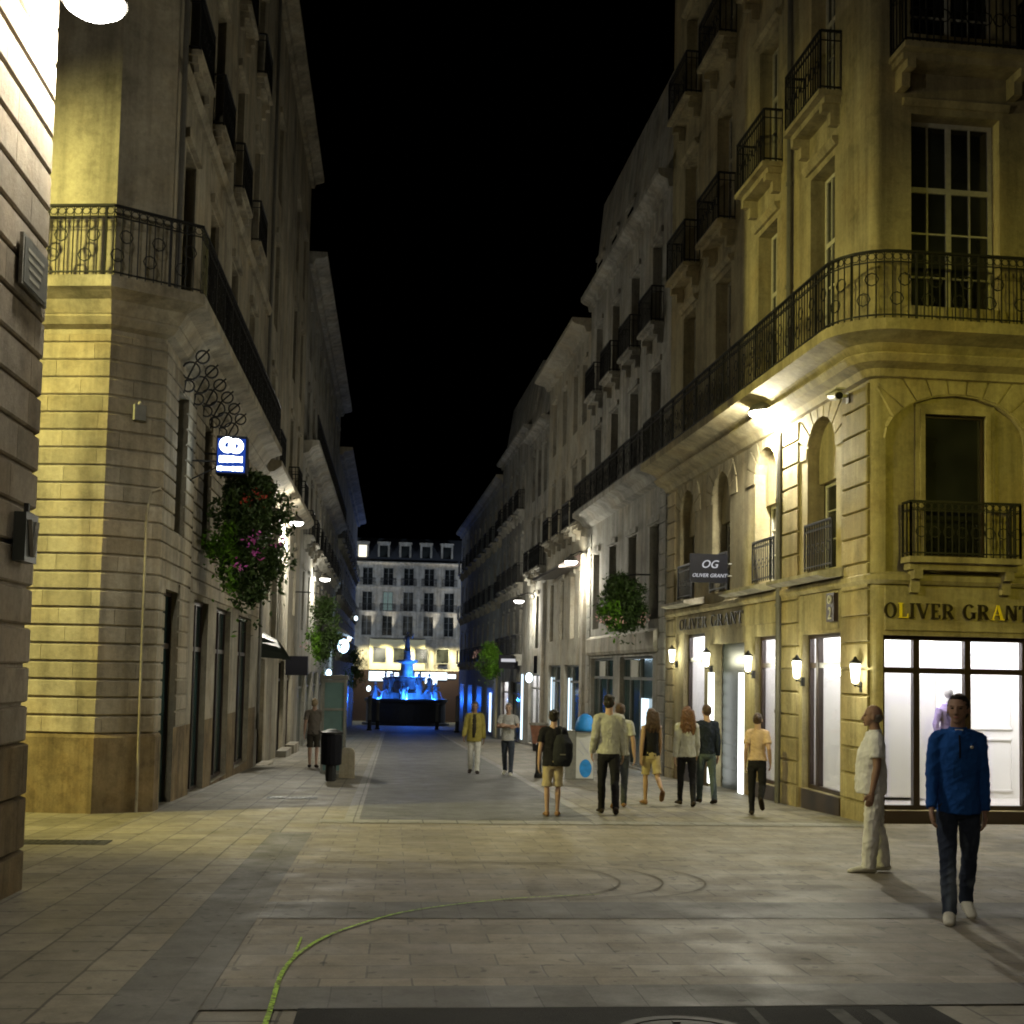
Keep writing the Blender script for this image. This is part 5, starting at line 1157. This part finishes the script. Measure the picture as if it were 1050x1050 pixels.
    # ---- bottoms
    if bottom:
        m = MB(); g = bottom.get('g', 0.010*h); cut = bottom.get('cut', 1.0); fl = bottom.get('flare', 1.0)
        m.tube([T(V(0, 0, 0.585*h)), T(V(0, -0.002*h, 0.53*h)), T(V(0, -0.004*h, 0.475*h)), T(V(0, 0, 0.445*h))], [(wst*0.98*h, 0.047*h+belly*0.4*h), (hp_*0.97*h*hipw+g*0.3, 0.058*h+belly*0.3*h+g*0.3), (hp_*1.02*h*hipw+g*0.3, 0.061*h+g*0.3), (0.06*h, 0.045*h)], 16, side=(1, 0, 0))
        for sd in (-1, 1):
            hp, kn, an, toe, heel, pi_ = L[sd]; b = build**0.4
            pts = [hp+V(0, 0, 0.02*h), hp.lerp(kn, 0.3), hp.lerp(kn, 0.72)]; rad = [0.040*h*b+g*0.3, 0.044*h*b+g*0.5, 0.036*h*b+g*0.7]
            if cut >= 1: pts += [kn, kn.lerp(an, 0.35)+V(0, -0.004*h, 0), kn.lerp(an, 0.8), an+V(0, -0.002*h, -0.012*h)]; rad += [0.030*h*b+g*0.7, 0.029*h*b+g*0.75*fl, 0.023*h+g*0.9*fl, 0.022*h+g*1.0*fl]
            elif cut > 0.5: pts += [hp.lerp(kn, cut)]; rad += [0.036*h*b+g*1.1]
            m.tube(pts, rad, 12)
        if bottom.get('skirt'): m.tube([T(V(0, 0, 0.53*h)), T(V(0, 0, 0.42*h)), T(V(0, 0, 0.30*h))], [(hp_*1.05*h, 0.062*h), (hp_*1.12*h, 0.072*h), (hp_*1.18*h, 0.082*h)], 16, side=(1, 0, 0))
        blob(m, bottom.get('name', 'trousers'), bottom['mat'], root, 0.009, 3, bottom.get('wr', 0.007)*0.9, sum(map(ord, label)) % 31)
    for sd in (-1, 1):
        hp, kn, an, toe, heel, pi_ = L[sd]; m = MB(); hd = V(0, math.cos(pi_), -math.sin(pi_))
        m.tube([heel-hd*0.008*h+V(0, 0, 0.010*h), an+V(0, 0, -0.012*h), an.lerp(toe, 0.5)+V(0, 0, -0.004*h), toe+V(0, 0, 0.002*h), toe+hd*0.018*h], [(0.016*h, 0.020*h), (0.026*h, 0.026*h), (0.028*h, 0.020*h), (0.025*h, 0.014*h), (0.012*h, 0.009*h)], 12, side=(1, 0, 0))
        m.ell(heel+V(0, 0, 0.012*h), (0.02*h, 0.022*h, 0.02*h)); blob(m, 'shoe', shoes, root, 0.008, 2)
    # ---- hair
    if hair:
        m = MB(); st = hair.get('style', 'short')
        if st == 'bald': m.ell(Hp(0, -0.018, -0.006), (0.0462*h, 0.046*h, 0.036*h), 16, 12, HR)
        else:
            m.ell(Hp(0, -0.013, 0.016), (0.0475*h, 0.0545*h, 0.0535*h), 18, 14, HR); m.ell(Hp(0, -0.030, -0.004), (0.045*h, 0.040*h, 0.044*h), 14, 12, HR)
            m.ell(Hp(0, 0.018, 0.050), (0.035*h, 0.026*h, 0.015*h), 14, 10, HR)
        if st == 'long':
            for i, ax in enumerate((-0.036, -0.016, 0.006, 0.026, 0.04)):
                ln = hair.get('len', 0.2)*(0.9+0.15*((i*7) % 3)/2)
                m.tube([Hp(ax*0.9, -0.035, 0.02), Hp(ax*1.25, -0.052, -0.045), Hp(ax*1.5+0.004*(i % 2), -0.062, -0.075-ln*0.45), Hp(ax*1.35-0.006*(i % 2), -0.058, -0.055-ln)], [0.030*h, 0.027*h, 0.024*h, 0.007*h], 10)
        if st == 'bun': m.ell(Hp(0, -0.066, 0.02), (0.024*h, 0.022*h, 0.024*h))
        if st == 'mop':
            for k in range(14):
                a = k*0.9; m.ell(Hp(0.030*math.cos(a), -0.018+0.034*math.sin(a), 0.033+0.010*math.sin(k*2.1)), (0.019*h, 0.020*h, 0.016*h), 10, 8)
        blob(m, 'hair', hair['mat'], root, 0.007, 1, hair.get('wr', 0.003)+(0.004 if st != 'bald' else 0))
    return root, A, T, L
def cl(n, c, **k): M[n] = cloth(n, c, **k); return n
cl('c_blue', (0.014, 0.075, 0.29)); cl('c_jeans', (0.032, 0.042, 0.07), fade=(0.13, 0.16, 0.21)); cl('c_white', (0.80, 0.80, 0.80)); cl('c_cream', (0.76, 0.75, 0.73)); cl('c_black', (0.014, 0.014, 0.018))
cl('c_grey', (0.42, 0.42, 0.40)); cl('c_pale', (0.42, 0.42, 0.42)); cl('c_tan', (0.42, 0.35, 0.23)); cl('c_navy', (0.018, 0.024, 0.04)); cl('c_greyjeans', (0.075, 0.10, 0.115)); cl('c_peach', (0.55, 0.40, 0.29))
cl('c_olive', (0.36, 0.31, 0.085)); cl('c_taupe', (0.17, 0.15, 0.13)); cl('c_dkshort', (0.05, 0.045, 0.035)); cl('c_bag', (0.02, 0.022, 0.028)); cl('c_bluejeans', (0.05, 0.06, 0.085)); cl('c_ghost', (0.07, 0.08, 0.10)); cl('shoe_white', (0.62, 0.60, 0.52)); cl('shoe_dark', (0.03, 0.022, 0.018)); cl('shoe_tan', (0.25, 0.14, 0.08))
person('man in blue zip neck pullover and dark jeans walking toward the viewer', 4.66, 9.52, 1.84, 199, legs=((-10, 17), (12, 3)), arms=((-6, 6, 8), (7, 8, 14)), head=(16, 3), top=dict(mat='c_blue', sleeve='long', collar=True, zip=True, hem=0.468, g=0.016, k=1.02, wr=0.008, name='pullover'), bottom=dict(mat='c_jeans', g=0.018, flare=1.1, wr=0.008, name='jeans'), shoes='shoe_white', hair=dict(mat='hair_dark', style='short'), skin='skin_tan', build=0.9)
person('bald stout man in white polo shirt and white trousers seen from the side', 5.13, 12.38, 1.76, 284, legs=((6, 2), (-5, 4)), arms=((2, 11, 10), (-3, 13, 6)), head=(6, 3), build=1.3, belly=0.03, top=dict(mat='c_white', sleeve='short', collar=True, hem=0.47, g=0.024, k=1.12, wr=0.008, name='polo_shirt'), bottom=dict(mat='c_cream', g=0.024, flare=1.7, wr=0.009), shoes='shoe_white', hair=dict(mat='hair_grey', style='bald'), skin='skin_tan')
person('woman in peach top and dark trousers stepping past the shop windows', 6.0, 19.3, 1.66, 20, 'f', legs=((2, 3), (-12, 55)), arms=((-20, 9, 40), (-26, 11, 50)), lean=5, top=dict(mat='c_peach', sleeve='short', hem=0.53, g=0.02, wr=0.008, name='blouse'), bottom=dict(mat='c_black', g=0.010), shoes='shoe_dark', hair=dict(mat='hair_brown', style='bun'))
person('man in black sweater and grey green jeans beside the auburn haired woman', 5.76, 21.6, 1.80, -6, legs=((10, 4), (-8, 10)), arms=((4, 8, 10), (-8, 6, 12)), top=dict(mat='c_navy', sleeve='long', hem=0.5, g=0.018, name='sweater'), bottom=dict(mat='c_greyjeans', g=0.014, name='jeans'), shoes='shoe_dark', hair=dict(mat='hair_brown', style='short'))
person('woman with long wavy auburn hair in pale top and black leggings', 5.24, 21.0, 1.76, 3, 'f', legs=((12, 4), (-9, 14)), arms=((-10, 10, 10), (8, 9, 20)), top=dict(mat='c_pale', sleeve='long', hem=0.49, g=0.024, wr=0.008, name='top'), bottom=dict(mat='c_black', g=0.008, name='leggings', hipw=1.1), shoes='shoe_dark', hair=dict(mat='hair_auburn', style='long', len=0.17, wr=0.008), hipw=1.05)
person('woman with straight long hair in black vest and beige shorts', 4.66, 21.3, 1.72, -4, 'f', legs=((4, 2), (-16, 42)), arms=((-12, 9, 10), (12, 9, 12)), top=dict(mat='c_black', tank=True, hem=0.5, g=0.010, name='vest_top'), bottom=dict(mat='c_tan', cut=0.86, g=0.020, name='shorts'), shoes='shoe_tan', hair=dict(mat='hair_brown', style='long', len=0.14, wr=0.006))
person('tall man in light grey long sleeved shirt and black trousers walking away', 3.52, 19.3, 1.92, 4, legs=((6, 2), (-11, 16)), arms=((-12, 10, 42), (6, 8, 10)), head=(10, 0), top=dict(mat='c_grey', sleeve='long', hem=0.5, g=0.024, k=1.04, wr=0.009, name='shirt'), bottom=dict(mat='c_black', g=0.012, flare=1.1), shoes='shoe_dark', hair=dict(mat='hair_dark', style='mop', wr=0.006), build=1.05)
person('person in bluish jeans half hidden behind the tall man in grey', 3.93, 20.5, 1.80, 8, legs=((-12, 14), (10, 4)), arms=((10, 6, 14), (-8, 12, 16)), top=dict(mat='c_grey', sleeve='short', hem=0.5, g=0.02), bottom=dict(mat='c_ghost', g=0.012, name='jeans'), shoes='shoe_tan', hair=dict(mat='hair_brown', style='short'))
pr, A_, T_, L_ = person('boy in black t-shirt and pale shorts with a bag over his shoulder', 2.53, 18.7, 1.66, 5, legs=((2, 2), (5, 3)), arms=((-6, 10, 10), (4, 10, 40)), head=(0, 6), top=dict(mat='c_black', sleeve='short', hem=0.47, g=0.026, k=1.08, wr=0.008, name='t_shirt'), bottom=dict(mat='c_tan', cut=0.97, g=0.022, name='shorts'), shoes='shoe_tan', hair=dict(mat='hair_dark', style='mop', wr=0.005))
bg = empty('backpack', (2.53, 18.7, gz(18.7)), -math.radians(5), 'black backpack slung on the right shoulder of the boy in black', 'backpack')
m = MB(); m.tube([(0.13, -0.21, 0.82), (0.14, -0.24, 0.92), (0.14, -0.24, 1.15), (0.13, -0.20, 1.28)], [(0.13, 0.08), (0.16, 0.11), (0.15, 0.10), (0.09, 0.05)], 14, side=(1, 0, 0)); bo = blob(m, 'bag', 'c_bag', bg, 0.012, 3, 0.006)
m = MB(); m.tube([(0.12, -0.16, 1.27), (0.13, -0.03, 1.38), (0.14, 0.09, 1.28), (0.2, 0.08, 1.05), (0.2, -0.1, 0.9)], 0.018, 8); m.build('strap', 'c_bag', bg, smooth=True)
m = MB(); m.box(0.09, 0.18, -0.356, -0.345, 0.98, 1.0); m.build('buckle', 'zinc', bg)
person('man in open mustard jacket and cream trousers strolling toward the viewer', 2.13, 31.0, 1.84, 186, legs=((8, 4), (-8, 12)), arms=((-8, 10, 10), (6, 12, 30)), top=dict(mat='c_olive', sleeve='long', hem=0.44, g=0.03, k=1.08, wr=0.009, name='jacket', open='c_dkshort'), bottom=dict(mat='c_cream', g=0.02, flare=1.2), shoes='shoe_dark', hair=dict(mat='hair_dark', style='short'), skin='skin_tan')
person('man in pale shirt and jeans with folded arms and white shoes', 2.95, 30.4, 1.82, 192, legs=((9, 3), (-13, 10)), arms=(((-0.145, 0.035, 0.665), (0.02, 0.105, 0.695)), ((0.145, 0.035, 0.665), (-0.03, 0.12, 0.68))), top=dict(mat='c_pale', sleeve='short', hem=0.48, g=0.022, wr=0.008, name='shirt'), bottom=dict(mat='c_bluejeans', g=0.016, name='jeans'), shoes='shoe_white', hair=dict(mat='hair_grey', style='short'), build=1.1)
person('fair haired man in taupe t-shirt and dark shorts walking away past the kiosk', -2.10, 33.0, 1.86, 0, legs=((3, 3), (-6, 8)), arms=((-8, 9, 10), (8, 9, 12)), top=dict(mat='c_taupe', sleeve='short', hem=0.48, g=0.022, name='t_shirt'), bottom=dict(mat='c_dkshort', cut=0.9, g=0.022, name='shorts'), shoes='shoe_dark', hair=dict(mat='hair_fair', style='short'), build=1.1)
# ------------------------------------------------------------------ mannequins behind the glass
M['mann_white'] = plain('white_mannequin', (0.7, 0.68, 0.68), 0.4, var=0.05); cl('m_purple', (0.34, 0.27, 0.50)); cl('m_dark', (0.03, 0.03, 0.05)); cl('m_pink', (0.62, 0.05, 0.33))
def mannequin(x, y, z, rz, mat, label, stand=0.55):
    t = empty('mannequin', (x, y, z), rz, label, 'mannequin', 'mannequins in the shop windows')
    m = MB(); m.tube([(0, 0, stand+0.25), (0, 0, stand+0.35), (0, 0, stand+0.5), (0, 0, stand+0.72), (0, 0, stand+0.84)], [(0.19, 0.12), (0.17, 0.11), (0.15, 0.10), (0.20, 0.12), (0.12, 0.07)], 14, side=(1, 0, 0))
    for sd in (-1, 1): m.tube([(sd*0.18, 0, stand+0.76), (sd*0.26, 0, stand+0.5), (sd*0.24, -0.06, stand+0.22)], [0.06, 0.055, 0.045], 10)
    blob(m, 'garment', mat, t, 0.014, 3, 0.008)
    m = MB(); m.tube([(0, 0, stand+0.82), (0, 0, stand+0.93)], [0.05, 0.045], 10); m.ell((0, 0, stand+1.03), (0.075, 0.09, 0.115)); m.tube([(0, 0, 0.02), (0, 0, stand+0.3)], 0.02, 8); m.lathe([(0.16, 0), (0.16, 0.02), (0.02, 0.03)], 16); m.build('form', 'mann_white', t, smooth=True); return t
mannequin(9.12, 18.95, -0.30, 0.25, 'm_purple', 'white mannequin in a lilac jacket behind the man in blue', 0.75)
q = R1.path.at(11.0, -0.75); mannequin(q.x, q.y, -0.26, -1.3, 'm_dark', 'mannequin in a dark suit in the window next to the corner pier', 0.7)
q = R1.path.at(2.6, -0.8); mannequin(q.x, q.y, -0.40, -1.3, 'm_dark', 'mannequin in a dark suit in the farthest ochre shop window', 0.7)
q = R1.path.at(8.05, -0.6); mannequin(q.x, q.y, -0.38, -1.3, 'm_pink', 'low pink garment form in the window behind the peach woman', 0.05)
# ------------------------------------------------------------------ night sky and render settings
w = bpy.data.worlds.new('World'); S.world = w; w.use_nodes = True; nt = w.node_tree; bgn = nt.nodes['Background']
sky = nt.nodes.new('ShaderNodeTexSky'); sky.sky_type = 'NISHITA'; sky.sun_disc = False; sky.sun_elevation = math.radians(-6); sky.sun_rotation = math.radians(120); sky.altitude = 100
nt.links.new(sky.outputs[0], bgn.inputs[0]); bgn.inputs[1].default_value = SKY_STRENGTH
S.view_settings.view_transform = 'Standard'; S.view_settings.look = 'None'; S.view_settings.exposure = 0.15; S.view_settings.gamma = 1.0
S.render.engine = 'CYCLES'
c = S.cycles; c.use_denoising = True; c.max_bounces = 6; c.diffuse_bounces = 4; c.glossy_bounces = 3; c.transparent_max_bounces = 8; c.sample_clamp_indirect = 3.0; c.sample_clamp_direct = 0.0; c.caustics_reflective = False; c.caustics_refractive = False
c.filter_width = 1.9
